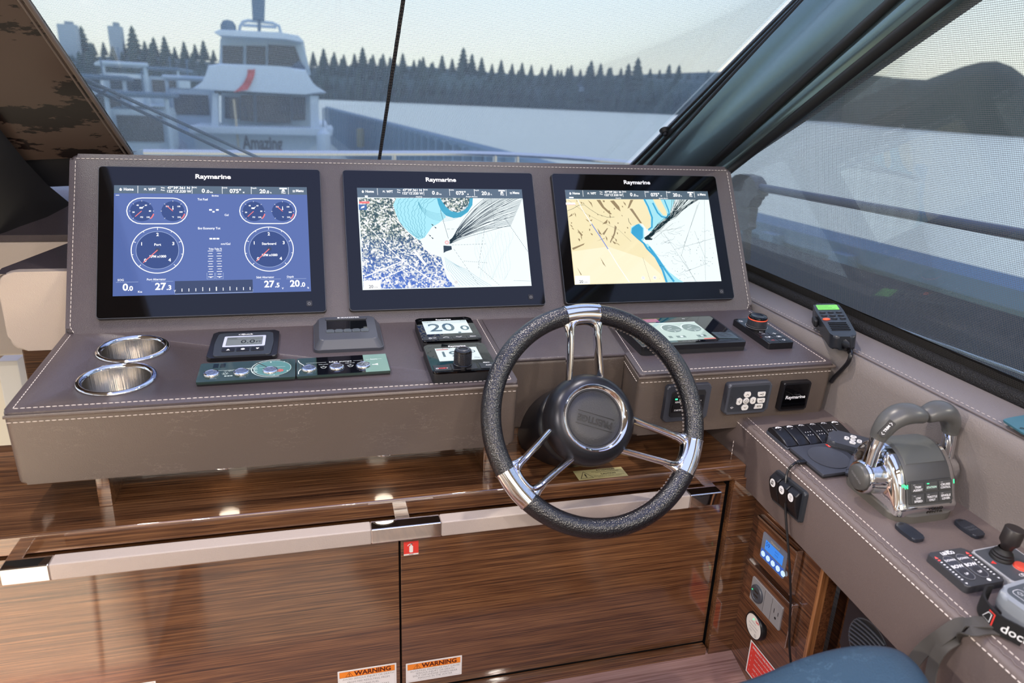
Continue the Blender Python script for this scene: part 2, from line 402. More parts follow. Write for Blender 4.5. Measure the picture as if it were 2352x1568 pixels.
def aerial():
    """satellite picture on the chart screen: roofs, woods and streets"""
    m = mat('chart_aerial', (0, 0, 0), .05); nt = m.node_tree; N = nt.nodes; L = nt.links; b = N['Principled BSDF']
    tc = N.new('ShaderNodeTexCoord'); mp = N.new('ShaderNodeMapping'); mp.inputs['Rotation'].default_value = (0, 0, .75)
    L.new(tc.outputs['Object'], mp.inputs[0])
    v = N.new('ShaderNodeTexVoronoi'); v.inputs['Scale'].default_value = 330; v.distance = 'CHEBYCHEV'; L.new(mp.outputs[0], v.inputs['Vector'])
    n = N.new('ShaderNodeTexNoise'); n.inputs['Scale'].default_value = 60; n.inputs['Detail'].default_value = 8; L.new(mp.outputs[0], n.inputs['Vector'])
    w = N.new('ShaderNodeTexNoise'); w.inputs['Scale'].default_value = 16; w.inputs['Detail'].default_value = 2; L.new(tc.outputs['Object'], w.inputs['Vector'])
    ad = N.new('ShaderNodeMath'); ad.operation = 'MULTIPLY_ADD'; ad.inputs[1].default_value = .55; sv = N.new('ShaderNodeSeparateXYZ'); L.new(v.outputs['Color'], sv.inputs[0]); L.new(sv.outputs[0], ad.inputs[0])
    h = N.new('ShaderNodeMath'); h.operation = 'MULTIPLY'; h.inputs[1].default_value = .75; L.new(n.outputs[0], h.inputs[0]); L.new(h.outputs[0], ad.inputs[2])
    r = N.new('ShaderNodeValToRGB'); e = r.color_ramp.elements
    e[0].position = .38; e[0].color = (.03, .07, .08, 1); e[1].position = .86; e[1].color = (1, 1, 1, 1)
    for p, c in ((.52, (.07, .14, .14, 1)), (.62, (.20, .26, .22, 1)), (.72, (.62, .66, .56, 1))): q = e.new(p); q.color = c
    L.new(ad.outputs[0], r.inputs[0])
    sx = N.new('ShaderNodeSeparateXYZ'); L.new(tc.outputs['Object'], sx.inputs[0])
    rm = N.new('ShaderNodeMapRange'); rm.inputs['From Min'].default_value = .17; rm.inputs['From Max'].default_value = .06; L.new(sx.outputs['Y'], rm.inputs['Value'])
    mx = N.new('ShaderNodeMixRGB'); mx.blend_type = 'SCREEN'; mx.inputs[2].default_value = (.02, .07, .55, 1); L.new(rm.outputs[0], mx.inputs[0]); L.new(r.outputs[0], mx.inputs[1])
    L.new(mx.outputs[0], b.inputs['Emission Color']); b.inputs['Emission Strength'].default_value = 1.0
    return m
E_AIR = aerial()
def mesh_screen(name, period, hole, thread, transl=.5):
    """woven sun-screen cloth: round holes between threads, threads that scatter and pass some light"""
    m = bpy.data.materials.new(name); m.use_nodes = True; nt = m.node_tree; N = nt.nodes; L = nt.links; N.clear()
    o = N.new('ShaderNodeOutputMaterial'); tc = N.new('ShaderNodeTexCoord'); mp = N.new('ShaderNodeMapping'); mp.inputs['Scale'].default_value = (1/period, 1/period, 1)
    L.new(tc.outputs['Object'], mp.inputs[0])
    nz = N.new('ShaderNodeTexNoise'); nz.inputs['Scale'].default_value = 3; nz.inputs['Detail'].default_value = 1; L.new(tc.outputs['Object'], nz.inputs['Vector'])
    wv = N.new('ShaderNodeMixRGB'); wv.blend_type = 'ADD'; wv.inputs[0].default_value = 2.0; L.new(mp.outputs[0], wv.inputs[1]); L.new(nz.outputs['Color'], wv.inputs[2])
    sp = N.new('ShaderNodeSeparateXYZ'); L.new(wv.outputs[0], sp.inputs[0])
    def tri(sock, off=0):
        a = N.new('ShaderNodeMath'); a.operation = 'FRACT'; L.new(sock, a.inputs[0])
        b = N.new('ShaderNodeMath'); b.operation = 'SUBTRACT'; b.inputs[1].default_value = .5; L.new(a.outputs[0], b.inputs[0])
        c = N.new('ShaderNodeMath'); c.operation = 'ABSOLUTE'; L.new(b.outputs[0], c.inputs[0]); return c.outputs[0]
    mx = N.new('ShaderNodeMath'); mx.operation = 'MAXIMUM'; L.new(tri(sp.outputs[0]), mx.inputs[0]); L.new(tri(sp.outputs[1]), mx.inputs[1])
    gt = N.new('ShaderNodeMath'); gt.operation = 'GREATER_THAN'; gt.inputs[1].default_value = hole; L.new(mx.outputs[0], gt.inputs[0])
    df = N.new('ShaderNodeBsdfDiffuse'); df.inputs[0].default_value = lin(thread); tl = N.new('ShaderNodeBsdfTranslucent'); tl.inputs[0].default_value = lin(thread)
    m1 = N.new('ShaderNodeMixShader'); m1.inputs[0].default_value = transl; L.new(df.outputs[0], m1.inputs[1]); L.new(tl.outputs[0], m1.inputs[2])
    tr = N.new('ShaderNodeBsdfTransparent'); m2 = N.new('ShaderNodeMixShader'); L.new(gt.outputs[0], m2.inputs[0]); L.new(tr.outputs[0], m2.inputs[1]); L.new(m1.outputs[0], m2.inputs[2])
    L.new(m2.outputs[0], o.inputs[0]); return m
def pane_mat(name, tint=(1, 1, 1), refl=.06):
    m = bpy.data.materials.new(name); m.use_nodes = True; nt = m.node_tree; N = nt.nodes; L = nt.links; N.clear()
    o = N.new('ShaderNodeOutputMaterial'); tr = N.new('ShaderNodeBsdfTransparent'); tr.inputs[0].default_value = (*tint, 1)
    g = N.new('ShaderNodeBsdfGlossy'); g.inputs['Roughness'].default_value = 0; lw = N.new('ShaderNodeLayerWeight'); lw.inputs[0].default_value = .25
    mu = N.new('ShaderNodeMath'); mu.operation = 'MULTIPLY_ADD'; mu.inputs[1].default_value = .30; mu.inputs[2].default_value = refl*.2; L.new(lw.outputs['Fresnel'], mu.inputs[0])
    mx = N.new('ShaderNodeMixShader'); L.new(mu.outputs[0], mx.inputs[0]); L.new(tr.outputs[0], mx.inputs[1]); L.new(g.outputs[0], mx.inputs[2]); L.new(mx.outputs[0], o.inputs[0]); return m
GLASS = pane_mat('window_glass', (.93, .98, .99)); CLEAR = pane_mat('clear_glass', (.95, .97, 1))
SHADE1 = mesh_screen('windscreen_mesh', .0026, .415, 'a3adb0', .65); SHADE2 = mesh_screen('side_window_mesh', .0030, .39, '6f6c69', .6)
# ------------------------------------------------------------------ setting: room shell
CEIL = mat('ceiling_cloth', '8d847b', .8); FRAME = mat('pillar_paint', '6d8083', .27, metal=.8)
struct(MB().box((0, -2.6, -.78), (5.2, 5.2, .06)).build('floor', W_FL))
c_ = MB()
for x0, x1, y0, y1 in ((-2.6, -.95, -5.2, .10), (.75, 1.05, -5.2, .10), (-.95, .75, -5.2, -2.05), (-.95, .75, -.30, .10)):
    c_.box(((x0+x1)/2, (y0+y1)/2, 1.22), (x1-x0, y1-y0, .06))
struct(c_.build('ceiling', CEIL))
c_ = MB()
c_.box((-2.62, -2.6, -.35), (.06, 5.2, .9)); c_.box((-2.62, -2.6, 1.02), (.06, 5.2, .36))
for y in (-5.1, -3.4, -1.7, .0): c_.box((-2.62, y, .45), (.06, .16, .8))
struct(c_.build('wall_left', CREAM))
c_ = MB().box((1.02, -3.4, -.30), (.06, 3.6, 1.0)).box((1.02, -3.4, 1.02), (.06, 3.6, .36))
for y in (-5.1, -3.4, -1.75): c_.box((1.02, y, .5), (.06, .18, .7))
struct(c_.build('wall_right', CREAM))
c_ = MB().box((-1.9, -5.2, .2), (1.4, .06, 2.0)).box((.75, -5.2, .2), (.6, .06, 2.0)).box((-.3, -5.2, 1.05), (2.6, .06, .3))
struct(c_.build('wall_back', CREAM))
# forward bulkhead under the dash and the port side companionway
struct(MB().box((.1, .02, -.45), (1.75, .06, .66)).build('wall_front', W_X))
# ------------------------------------------------------------------ windscreen
WSA = math.radians(42)
WN = V((0, -math.sin(WSA), -math.cos(WSA))); FWS = Fr((0, .6, .2), (1, 0, 0), (0, -math.cos(WSA), math.sin(WSA)))
def ws(x, y, off=0.0): return FWS.uv(x, y, off)
wl0, wl1 = ws(300, 350), ws(60, 0); wr0, wr1 = ws(1455, 378), ws(1832, 0)
def ext(a, b, t): return a+(b-a)*t
poly = [ext(wl0, wl1, -.35)-V((.5, 0)), ext(wr0, wr1, -.35)+V((.03, 0)), ext(wr0, wr1, 1.75)+V((.03, 0)), ext(wl0, wl1, 1.75)-V((.5, 0))]
win = struct(MB().prism(poly, -.055, -.049).build('window_1', GLASS, M=FWS.m(), smooth=0))
sh = MB().poly([ext(wl0, wl1, -.35)-V((.3, 0)), ext(wr0, wr1, -.35)+V((.05, 0)), ext(wr0, wr1, 1.75)+V((.05, 0)), ext(wl0, wl1, 1.75)-V((.3, 0))], 0)
shade = tag(sh.build('sun_shade', SHADE1, M=FWS.m(), smooth=0), 'grey woven mesh sun shade stretched across the windscreen', 'sunshade', 'mesh sun shades')
s0, s1 = ws(871, 366), ws(926, 0); zp = MB(); zp.ribbon([ext(s0, s1, -.3), s0, s1, ext(s0, s1, 1.6)], .0085, .0012)
zp.build('seam_tape', mat('seam_black', '14191f', .7, bump=('noise', 600, .5, .001)), shade, smooth=0)
zs = MB(); 
for dx in (-.0018, .0018): stitch(zs, [(s0.x+dx, s0.y, .0016), (s1.x+dx, s1.y, .0016)], .006, .003, .0005)
zs.build('seam_stitching', THREADD, shade, kind='stuff')
# starboard windscreen pillar: moulded trim between windscreen and side window
FSW = Fr((.82, 0, .015), (0, -1, 0), (-.2, 0, 1))
def sw(x, y, off=0.0): return FSW.uv(x, y, off)
a0 = at(1455, 378, FWS.o, WN); a1 = at(1832, 0, FWS.o, WN); b0 = at(1696, 384, FSW.o, FSW.n); b1 = at(2216, 0, FSW.o, FSW.n)
def pillar_rows(k0, k1, n=12):
    prof = [(0, -.03), (0, .004), (.06, .012), (.10, .006), (.15, .03), (.22, .05), (.30, .034), (.38, .03), (.46, .05), (.58, .058), (.68, .05), (.74, .03), (.80, .028), (.85, .045), (.91, .038), (.94, .02), (1.0, .012), (1.0, -.03)]
    rows = []
    for i in range(n+1):
        t = k0+(k1-k0)*i/n; a = a0.lerp(a1, t); b = b0.lerp(b1, t); d = b-a; ax = (a1-a0).normalized().lerp((b1-b0).normalized(), .5).normalized()
        nn = d.cross(ax).normalized()
        if nn.dot(CAM-a) < 0: nn = -nn
        sc = d.length/.42
        rows.append([a+d*u+nn*(h*sc*.55) for u, h in prof])
    return rows
tr = struct(MB().loft(pillar_rows(-.45, 1.8), closed=True, capends=True).build('trim_1', FRAME, smooth=60))
gka = MB().tube([a0+(a1-a0)*t_+WN*-.002 for t_ in (-.45, 0, .5, 1, 1.8)], .0075, 10); struct(gka.build('trim_14', RUB, smooth=80))
for nm_, u_, h_, r_ in (('trim_16', .065, .012, .006), ('trim_17', .185, .038, .009), ('trim_18', .745, .032, .011), ('trim_19', .945, .020, .012)):
    gp = []
    for t_ in (-.45, 0, .5, 1, 1.8):
        a = a0.lerp(a1, t_); b = b0.lerp(b1, t_); d = b-a; ax = (a1-a0).normalized().lerp((b1-b0).normalized(), .5).normalized(); nn = d.cross(ax).normalized()
        if nn.dot(CAM-a) < 0: nn = -nn
        gp.append(a+d*u_+nn*(h_*d.length/.42*.55-.002))
    struct(MB().tube(gp, r_, 10).build(nm_, RUB, smooth=80))
nb = at(1525, 298, FWS.o+FWS.n*.0, WN)
tag(MB().lathe([(0, .012), (.008, .011), (.012, .004), (.013, 0)], 16, FWS.m(*FWS.loc(nb))).lathe([(0, .02), (.005, .019), (.006, .011)], 12, FWS.m(*FWS.loc(nb))).build('shade_stud', RUB), 'small black press stud at the pillar edge of the windscreen shade', 'stud')
# port mullion: dark glossy panel, mottled reflection painted into its colour, polished edge strip
pm = mat('painted_reflection', '3a2d28', .25, spec=.15); nt = pm.node_tree; N = nt.nodes
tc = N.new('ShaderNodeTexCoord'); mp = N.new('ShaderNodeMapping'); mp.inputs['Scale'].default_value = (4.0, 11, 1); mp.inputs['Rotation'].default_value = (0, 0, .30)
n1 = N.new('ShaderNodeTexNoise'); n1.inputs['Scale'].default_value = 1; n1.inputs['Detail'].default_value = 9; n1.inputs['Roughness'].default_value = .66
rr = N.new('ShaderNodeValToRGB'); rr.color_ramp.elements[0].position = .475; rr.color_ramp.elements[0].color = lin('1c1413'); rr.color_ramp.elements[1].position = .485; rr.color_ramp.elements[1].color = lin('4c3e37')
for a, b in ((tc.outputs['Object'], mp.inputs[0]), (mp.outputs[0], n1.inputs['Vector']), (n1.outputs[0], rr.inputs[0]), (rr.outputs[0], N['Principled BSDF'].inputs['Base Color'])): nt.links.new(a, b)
off = .03
e0, e1 = ws(300, 352, off), ws(60, 0, off)
pt = thing('tinted_panel', 'dark brown glossy panel with painted mottled reflection at the port edge of the windscreen', 'panel', FWS.m(0, 0, off))
g0, g1 = ext(e0, e1, -.02), ext(e0, e1, 1.7)
lw = ws(0, 330, off)
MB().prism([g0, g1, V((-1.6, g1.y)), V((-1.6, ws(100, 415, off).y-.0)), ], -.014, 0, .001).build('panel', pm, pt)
MB().tube([(g0.x, g0.y, .001), (g1.x, g1.y, .001)], .0045, 8).tube([(g0.x-.012, g0.y, .0005), (g1.x-.012, g1.y, .0005)], .0025, 8).build('edge_strip', mat('edge_strip_grey', '6a5f57', .35), pt)
# black curved dash rim below it
rim = MB(); q = []
for p in ((-60, 240), (0, 297), (60, 372), (110, 425), (165, 470)): q.append(at(*p, FWS.o+FWS.n*.05, FWS.n))
rim.loft([[p+V((0, 0, .0)), p+V((-.03, -.02, -.05)), p+V((-.16, -.03, -.22)), p+V((-.3, .02, -.22))] for p in q])
struct(rim.build('trim_2', BLKM, smooth=60))
rim2 = [at(x, y, FWS.o+FWS.n*.02, FWS.n) for x, y in ((-160, 330), (306, 350), (330, 420), (-160, 440))]
MBr = MB().loft([[rim2[0], rim2[3]], [rim2[1], rim2[2]]]).loft([[rim2[0], rim2[0]+V((0, .05, 0))], [rim2[1], rim2[1]+V((0, .05, 0))]])
struct(MBr.build('trim_15', BLKM, smooth=0))
# port dash: brown pad with beige front, further forward; nearer pod with beige front
d0 = at_y(-60, 535, .5); d1 = at_y(180, 535, .5)
pd = thing('port_dash', 'low dash pad with brown leather top and beige front beyond the instrument panel', 'dashboard', TR(0, .5, d0.z))
w0_ = at(-200, 442, FWS.o, WN); w1_ = at(260, 442, FWS.o, WN); dz_ = d0.z
MB().loft([[(-1.45, -.004, -.02), (-1.45, -.008, -.004), (-1.45, .006, 0), (w0_.x-.3, w0_.y-.5, w0_.z-dz_), (w0_.x-.3, w0_.y-.4, w0_.z-dz_+.02)], [(-.35, -.004, -.02), (-.35, -.008, -.004), (-.35, .006, 0), (w1_.x, w1_.y-.5, w1_.z-dz_), (w1_.x, w1_.y-.4, w1_.z-dz_+.02)]]).build('top', LEAD, pd)
MB().box((-.9, .01, -.16), (1.1, .03, .28), .008).build('front', BEIGE, pd)
n0 = at_y(4, 617, .10); n1_ = at_y(4, 797, .10)
pn = thing('port_pod', 'beige leather fronted pod behind the left end of the instrument panel', 'dashboard', TR(n0.x, .10, n0.z))
hh = n0.z-n1_.z
ln = rpoly([(0, 0), (.28, 0), (.28, -hh), (0.0, -hh)], .03, 5)
MB().prism([(p[0], p[1]) for p in ln], 0, .03, .006, M=RX(PI/2)).build('front', BEIGE, pn)
MB().loft([[(0.0, -.028, -.004), (.0, .0, .001), (.155, .5, .03)], [(.28, -.028, -.004), (.28, 0, .001), (.50, .5, .03)]]).build('top', LEAD, pn)
MB().loft([[(0.0, -.02, -.01), (.0, -.02, -hh+.02)], [(.15, .5, .03), (.15, .5, -hh+.03)]]).build('side', BEIGE, pn)
# companionway seen under the port pod
k = at_y(45, 800, .3)
cw = thing('companionway_post', 'varnished wooden post under the port pod', 'post', TR(k.x, .3, k.z))
MB().box((.055, .03, -.25), (.105, .06, .8), .004).build('post', W_X, cw, smooth=0)
MB().box((.19, .06, -.25), (.15, .04, .8), .004).build('post_panel', W_X, cw, smooth=0)
q0 = at_y(0, 822, .75); q1 = at_y(0, 846, .75)
struct(MB().box((-1.1, .75, (q0.z+q1.z)/2), (1.2, .05, q0.z-q1.z), .003).build('trim_3', wood('pale_wood', '9a7650', 'b5946c', 'c8aa84', 'X', gloss=False)))
struct(MB().box((-1.3, 1.0, -.55), (2.2, .05, .95)).build('wall_2', CREAM))
struct(MB().box((-1.3, .98, .02), (2.0, .05, .22)).build('wall_3', mat('companionway_white', 'f2eee4', .4)))
pl_ = at_y(35, 880, .7)
struct(MB().box((pl_.x, .7, pl_.z-.2), (.05, .05, .55), .004, M=None).build('trim_4', WHTP))
# ------------------------------------------------------------------ starboard side: liner, sill, gasket, side window
rows = []
for i in range(25):
    y = .55-i*.09
    xb = .712+max(0, -.28-y)*.05; zb = -.16+SL*(y+.335)-.004
    xe = .72; ze = -.018+.02*y; xr = .815+.0*y; zr = ze+.014
    rows.append([(xb, y, zb), (xb+.001, y, zb+.06), (xe-.004, y, ze-.030), (xe-.002, y, ze-.012), (xe+.004, y, ze-.002), (xe+.014, y, ze+.003), (xe+.05, y, ze+.009), (xr, y, zr), (xr+.01, y, zr-.1)])
b_ = MB(); b_.loft([r[:5] for r in rows]); lin_ = struct(b_.build('wall_side', LEAG, smooth=80))
b_ = MB(); b_.loft([r[4:] for r in rows]); sill = struct(b_.build('trim_5', SILL, smooth=80)); 
st = MB(); st2 = MB()
ys = [.3-.02*i for i in range(95)]
stitch(st, [(.7335, y, -.018+.02*y+.0052) for y in ys], .0045, .004, .0007)
stitch(st, [(.7185, y, -.018+.02*y-.0135) for y in ys], .0045, .004, .0007)
st.build('stitching', mat('liner_thread', 'b9aeaa', .7), sill, kind='stuff')
for y in (0,): st2.tube([(.7265, y_, -.018+.02*y_+.0022) for y_ in ys], .0011, 6)
st2.build('seam_cord', LEAS, sill)
def gz(y): return -.018+.02*y+.016
gk = MB().tube([(.811+.0*y, y, gz(y)+.004) for y in [.6-.05*i for i in range(45)]], .013, 12)
struct(gk.build('trim_6', BRAID, smooth=80))
c_ = MB().loft([[(.818, y, gz(y)-.01), (.822, y, gz(y)+.02), (.812, y, gz(y)+.034)] for y in [.6-.05*i for i in range(45)]])
struct(c_.build('trim_7', RUB, smooth=80))
c0 = sw(1719, 611); c1 = sw(2352, 913); t0 = sw(1690, 388); t1 = sw(2222, 0)
lo = lambda u: c0.y+(c1.y-c0.y)*(u-c0.x)/(c1.x-c0.x)
up = lambda u: t0.y+(t1.y-t0.y)*(u-t0.x)/(t1.x-t0.x)
P2 = [(-.55, lo(-.55)-.02), (1.4, lo(1.4)-.02), (1.4, 1.0), (.75, up(.75)), (-.55, up(-.55))]
shd = MB().poly(P2, .004)
tag(shd.build('sun_shade', SHADE2, M=FSW.m(), smooth=0), 'pale grey mesh sun shade over the starboard side window', 'sunshade', 'mesh sun shades')
struct(MB().prism([(-.6, lo(-.6)-.06), (1.5, lo(1.5)-.06), (1.5, 1.1), (.75, up(.75)+.05), (-.6, up(-.6)+.05)], -.03, -.025).build('window_2', GLASS, M=FSW.m(), smooth=0))
# ------------------------------------------------------------------ outside
WZ = -3.0
wm = mat('lake_water', 'd3d6bf', .40, spec=.25, bump=('noise', .5, .4, .2)); wm.node_tree.nodes['Principled BSDF'].inputs['IOR'].default_value = 1.33
struct(MB().rect(-3000, 1.5, 3000, 3500, WZ).build('water', wm, smooth=0))
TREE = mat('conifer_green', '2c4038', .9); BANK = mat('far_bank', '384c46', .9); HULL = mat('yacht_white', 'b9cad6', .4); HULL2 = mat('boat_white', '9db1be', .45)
DKW = mat('dark_window', '1c2b33', .1); NAVY = mat('boat_blue', '324a60', .5); CANV = mat('boat_canvas', '4a6578', .7); RIB = mat('pontoon_rib', '607f92', .7)
def shore(x):   # distance of the far shore along the view from port to starboard
    return 760-.42*x if x < 150 else max(260, 697-1.05*(x-150))
sh_ = []
for i in range(60):
    x = -480+i*16; y = shore(x); sh_.append([(x, y, WZ), (x+2, y+8, WZ+4), (x+3, y+30, WZ+24+3*math.sin(i*.7)), (x+5, y+90, WZ+34+3*math.sin(i*.37+1))])
bank = MB().loft(sh_).build('shore_bank', BANK); struct(bank)
cm = MB()
for j in range(6): cm.lathe([(0, 1-.13*j), (.075+.034*j, .80-.15*j), (.03, .80-.15*j)], 7, RZ(j*.5))
cm.lathe([(.03, -.02), (.03, .3)], 6)
cone = cm.build('conifer_tree', TREE, smooth=0); tag(cone, 'dark conifer in the tree line on the far shore', 'tree', 'conifers of the far tree line')
first = True
for i in range(295):
    px_ = 60+1660*(i+random.uniform(-.4, .4))/295; dep = (4, 34, 60, 14)[i % 4]; y = 600.0
    for _ in range(12): x = at_y(px_, 200, y).x; y = shore(x)+dep
    h = random.choice((11, 13, 15, 17, 20))*random.uniform(.9, 1.1)*(y/760)**.6
    if random.random() < .09: h *= 1.45
    t = cone if first else cone.copy()
    if not first: COL.objects.link(t)
    first = False
    t.location = (x, y, WZ+{4: 1, 14: 12, 34: 23, 60: 29}[dep]*(y/760)); t.scale = (h*1.5, h*1.5, h); t.rotation_euler = (0, 0, random.uniform(0, 6))
# big nearer hill of trees to starboard
hp = []
prof_ = ((1830, 269, 262), (1870, 272, 235), (1900, 275, 205), (1925, 277, 186), (1950, 280, 180), (1985, 283, 172), (2020, 287, 176), (2060, 290, 186), (2100, 294, 184), (2140, 297, 168), (2180, 300, 152), (2215, 303, 142), (2250, 306, 140), (2285, 308, 152), (2320, 311, 175), (2352, 313, 200), (2400, 316, 226), (2480, 322, 240))
for px_, sy, ty in prof_:
    b0_ = at_z(px_, sy+3, WZ); dd = (b0_-V((CAM.x, CAM.y, WZ))); L0 = dd.length; dn = dd/L0
    def up_(f, back): 
        q_ = V((CAM.x, CAM.y, WZ))+dn*(L0+back); zt_ = CAM.z+(at_z(px_, sy+3, WZ)-CAM).length*0
        r_ = ray(px_, ty); k_ = (q_-V((CAM.x, CAM.y, WZ))).length/V((r_.x, r_.y, 0)).length
        return V((q_.x, q_.y, WZ+(CAM.z+r_.z*k_-WZ)*f))
    hp.append([b0_, up_(.45, 6), up_(.8, 14), up_(1.0, 26), up_(.8, 60)])
struct(MB().loft(hp).build('wooded_hill', TREE, smooth=80))
for lab, (px_, py_, wpx, hpx) in {'grey tower block behind the far trees, the wider one': (165, 128, 30, 36), 'small grey tower block behind the far trees, beside the wider one': (272, 122, 22, 22)}.items():
    p = at_y(px_, py_, 900); s = 900/1590
    tb = thing('tower_block', lab, 'building', TR(p.x, 900, p.z-40))
    MB().box((0, 0, 40-hpx*s/2*.0), (wpx*s, 12, hpx*s+40)).build('tower', mat('tower_grey', '8fa0aa', .8), tb, smooth=0)
    MB().box((wpx*s*.1, 0, 62+hpx*s*.4), (wpx*s*.4, 8, 6)).build('roof_plant', mat('tower_roof', '7b8c96', .8), tb, smooth=0)
for n, (px_, py_, w_) in enumerate(((1330, 205, 16), (1405, 222, 22))):
    p = at_y(px_, py_, shore(200)-14); s = p.y/1600; hs = thing('shore_house', ('pale house half hidden by the far trees, the smaller one', 'pale wide house at the waterline under the far trees')[n], 'house', TR(p.x, p.y, p.z))
    MB().box((0, 0, 0), (w_*s, 6, 9*s)).build('wall', HULL2, hs, smooth=0)
    MB().prism([(-w_*s*.6, 0), (w_*s*.6, 0), (0, 6*s)], -3.5, 3.5, M=TR(0, 0, 4.5*s) @ RX(PI/2)).build('roof', NAVY, hs, smooth=0)
    for q in (-.25, .25): MB().box((w_*s*q, -3.05, 0), (w_*s*.25, .1, 3.5*s)).build('window', DKW, hs, smooth=0)
# motor yacht moored ahead, seen from astern
YD = 25.0
def yx(x, y): p = at_y(x, y, YD); return p.x, p.z
X0, Z0 = yx(592, 360)
ya = thing('motor_yacht', 'white motor yacht with enclosed flybridge moored stern on ahead', 'yacht', TR(X0, YD, WZ))
def P(x, y): a, b = yx(x, y); return (a-X0, b-WZ)
def slab(pts, d0, d1, bev=.0): return MB().prism([P(*p) for p in pts], -d1, -d0, bev, M=RX(PI/2))
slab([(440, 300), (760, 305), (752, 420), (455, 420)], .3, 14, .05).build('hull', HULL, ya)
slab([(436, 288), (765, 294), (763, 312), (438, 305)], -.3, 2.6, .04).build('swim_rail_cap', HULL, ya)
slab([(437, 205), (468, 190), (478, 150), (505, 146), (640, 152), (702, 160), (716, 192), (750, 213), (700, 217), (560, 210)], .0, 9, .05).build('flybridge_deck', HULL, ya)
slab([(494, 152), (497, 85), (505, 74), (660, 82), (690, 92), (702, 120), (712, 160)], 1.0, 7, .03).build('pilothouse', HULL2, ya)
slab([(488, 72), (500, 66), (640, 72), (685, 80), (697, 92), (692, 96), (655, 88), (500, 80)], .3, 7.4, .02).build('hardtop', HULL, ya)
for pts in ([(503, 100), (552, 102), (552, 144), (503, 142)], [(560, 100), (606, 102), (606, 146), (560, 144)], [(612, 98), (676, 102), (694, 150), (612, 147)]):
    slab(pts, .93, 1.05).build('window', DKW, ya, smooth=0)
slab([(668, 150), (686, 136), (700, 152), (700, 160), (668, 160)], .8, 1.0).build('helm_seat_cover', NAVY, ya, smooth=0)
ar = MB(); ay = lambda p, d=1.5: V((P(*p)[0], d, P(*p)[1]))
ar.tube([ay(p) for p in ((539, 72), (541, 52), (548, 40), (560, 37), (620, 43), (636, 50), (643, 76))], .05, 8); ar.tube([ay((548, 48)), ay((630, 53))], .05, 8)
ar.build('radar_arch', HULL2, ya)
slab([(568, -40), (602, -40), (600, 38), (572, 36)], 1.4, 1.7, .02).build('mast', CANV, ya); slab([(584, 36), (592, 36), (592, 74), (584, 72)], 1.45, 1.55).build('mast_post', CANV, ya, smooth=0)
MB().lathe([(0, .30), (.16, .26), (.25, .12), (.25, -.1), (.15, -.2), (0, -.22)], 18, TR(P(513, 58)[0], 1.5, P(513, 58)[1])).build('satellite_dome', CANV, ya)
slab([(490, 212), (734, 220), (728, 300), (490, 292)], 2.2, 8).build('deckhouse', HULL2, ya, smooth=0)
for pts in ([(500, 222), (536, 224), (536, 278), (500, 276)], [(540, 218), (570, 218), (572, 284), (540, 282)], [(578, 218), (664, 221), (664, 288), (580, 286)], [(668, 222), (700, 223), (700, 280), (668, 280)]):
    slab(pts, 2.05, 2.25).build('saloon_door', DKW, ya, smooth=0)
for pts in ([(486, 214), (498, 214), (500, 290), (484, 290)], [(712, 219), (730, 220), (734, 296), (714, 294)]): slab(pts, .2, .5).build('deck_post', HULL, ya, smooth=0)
tp = MB().tube([ay((536, 228), .1), ay((548, 345), .1)], .035, 6).build('flag_staff', mat('varnished_staff', 'c2b592', .5), ya)
fl = MB(); fr_ = []
for i in range(7):
    t = i/6; a = P(576+6*t-8*t*t*2, 160+46*t); fr_.append([(a[0]-.10-.30*t*t, -.05+.03*math.sin(i*2), a[1]-.1*t), (a[0]+.05, -.1+.05*math.sin(i*1.7), a[1]), (a[0]+.14-.08*t, -.05, a[1]+.03)])
fl.loft(fr_).build('ensign', mat('ensign_red', 'b8504a', .8), ya)
MB().text('Amazing', P(602, 331)[0], P(602, 331)[1], .62, .35, bold=.03, width=P(648, 331)[0]-P(555, 331)[0], M=TR(0, .27, 0) @ RX(PI/2) @ TR(0, 0, -.35)).build('lettering', DKP, ya, smooth=0)
fn = thing('fender', 'tall white fender hanging by the quarter of the white yacht', 'fender', TR(at_y(744, 335, 22).x, 22, at_y(744, 335, 22).z))
MB().lathe([(0, .55), (.07, .54), (.1, .45), (.2, .36), (.22, -.3), (.12, -.45), (0, -.5)], 18).build('body', HULL, fn)
MB().tube([(0, 0, .5), (.02, .1, 1.1)], .02, 6).build('rope', CANV, fn)
# small cruisers moored to port
def cruiser(px_, py_, y, s, label, hullm, cabm):
    p = at_y(px_, py_, y); t = thing('moored_cruiser', label, 'boat', TR(p.x, y, WZ) @ RZ(random.uniform(-.3, .3)), 'small cruisers moored to port')
    hb = []
    for v, w in ((0, .75), (.3, 1), (.6, .95), (.85, .6), (1, .05)): hb.append([(-w*s*.5, v*s*3-s, 1.25*s*.6+v*.25*s), (-w*s*.4, v*s*3-s, 0), (w*s*.4, v*s*3-s, 0), (w*s*.5, v*s*3-s, 1.25*s*.6+v*.25*s)])
    MB().loft(hb, closed=True, capends=True).build('hull', hullm, t)
    MB().box((0, .1*s, 1.1*s), (.74*s, 1.3*s, .7*s), .08*s).build('cabin', cabm, t)
    MB().box((0, -.57*s, 1.18*s), (.56*s, .03, .34*s)).build('window', DKW, t, smooth=0)
    MB().box((0, .1*s, 1.62*s), (.86*s, 1.6*s, .07*s), .03*s).build('canopy', CANV if cabm is HULL2 else HULL2, t)
    for q in (-1, 1): MB().tube([(q*.36*s, -.6*s, .75*s), (q*.36*s, -.6*s, 1.6*s)], .03*s, 6).build('canopy_post', HULL2, t)
    MB().tube([(0, .3*s, 1.6*s), (0, .3*s, 1.95*s)], .012*s, 6).build('aerial', CANV, t)
cruiser(390, 200, 62, 3.0, 'pale cruiser with canvas canopy beyond the white yacht, half hidden by its port side', HULL2, HULL2)
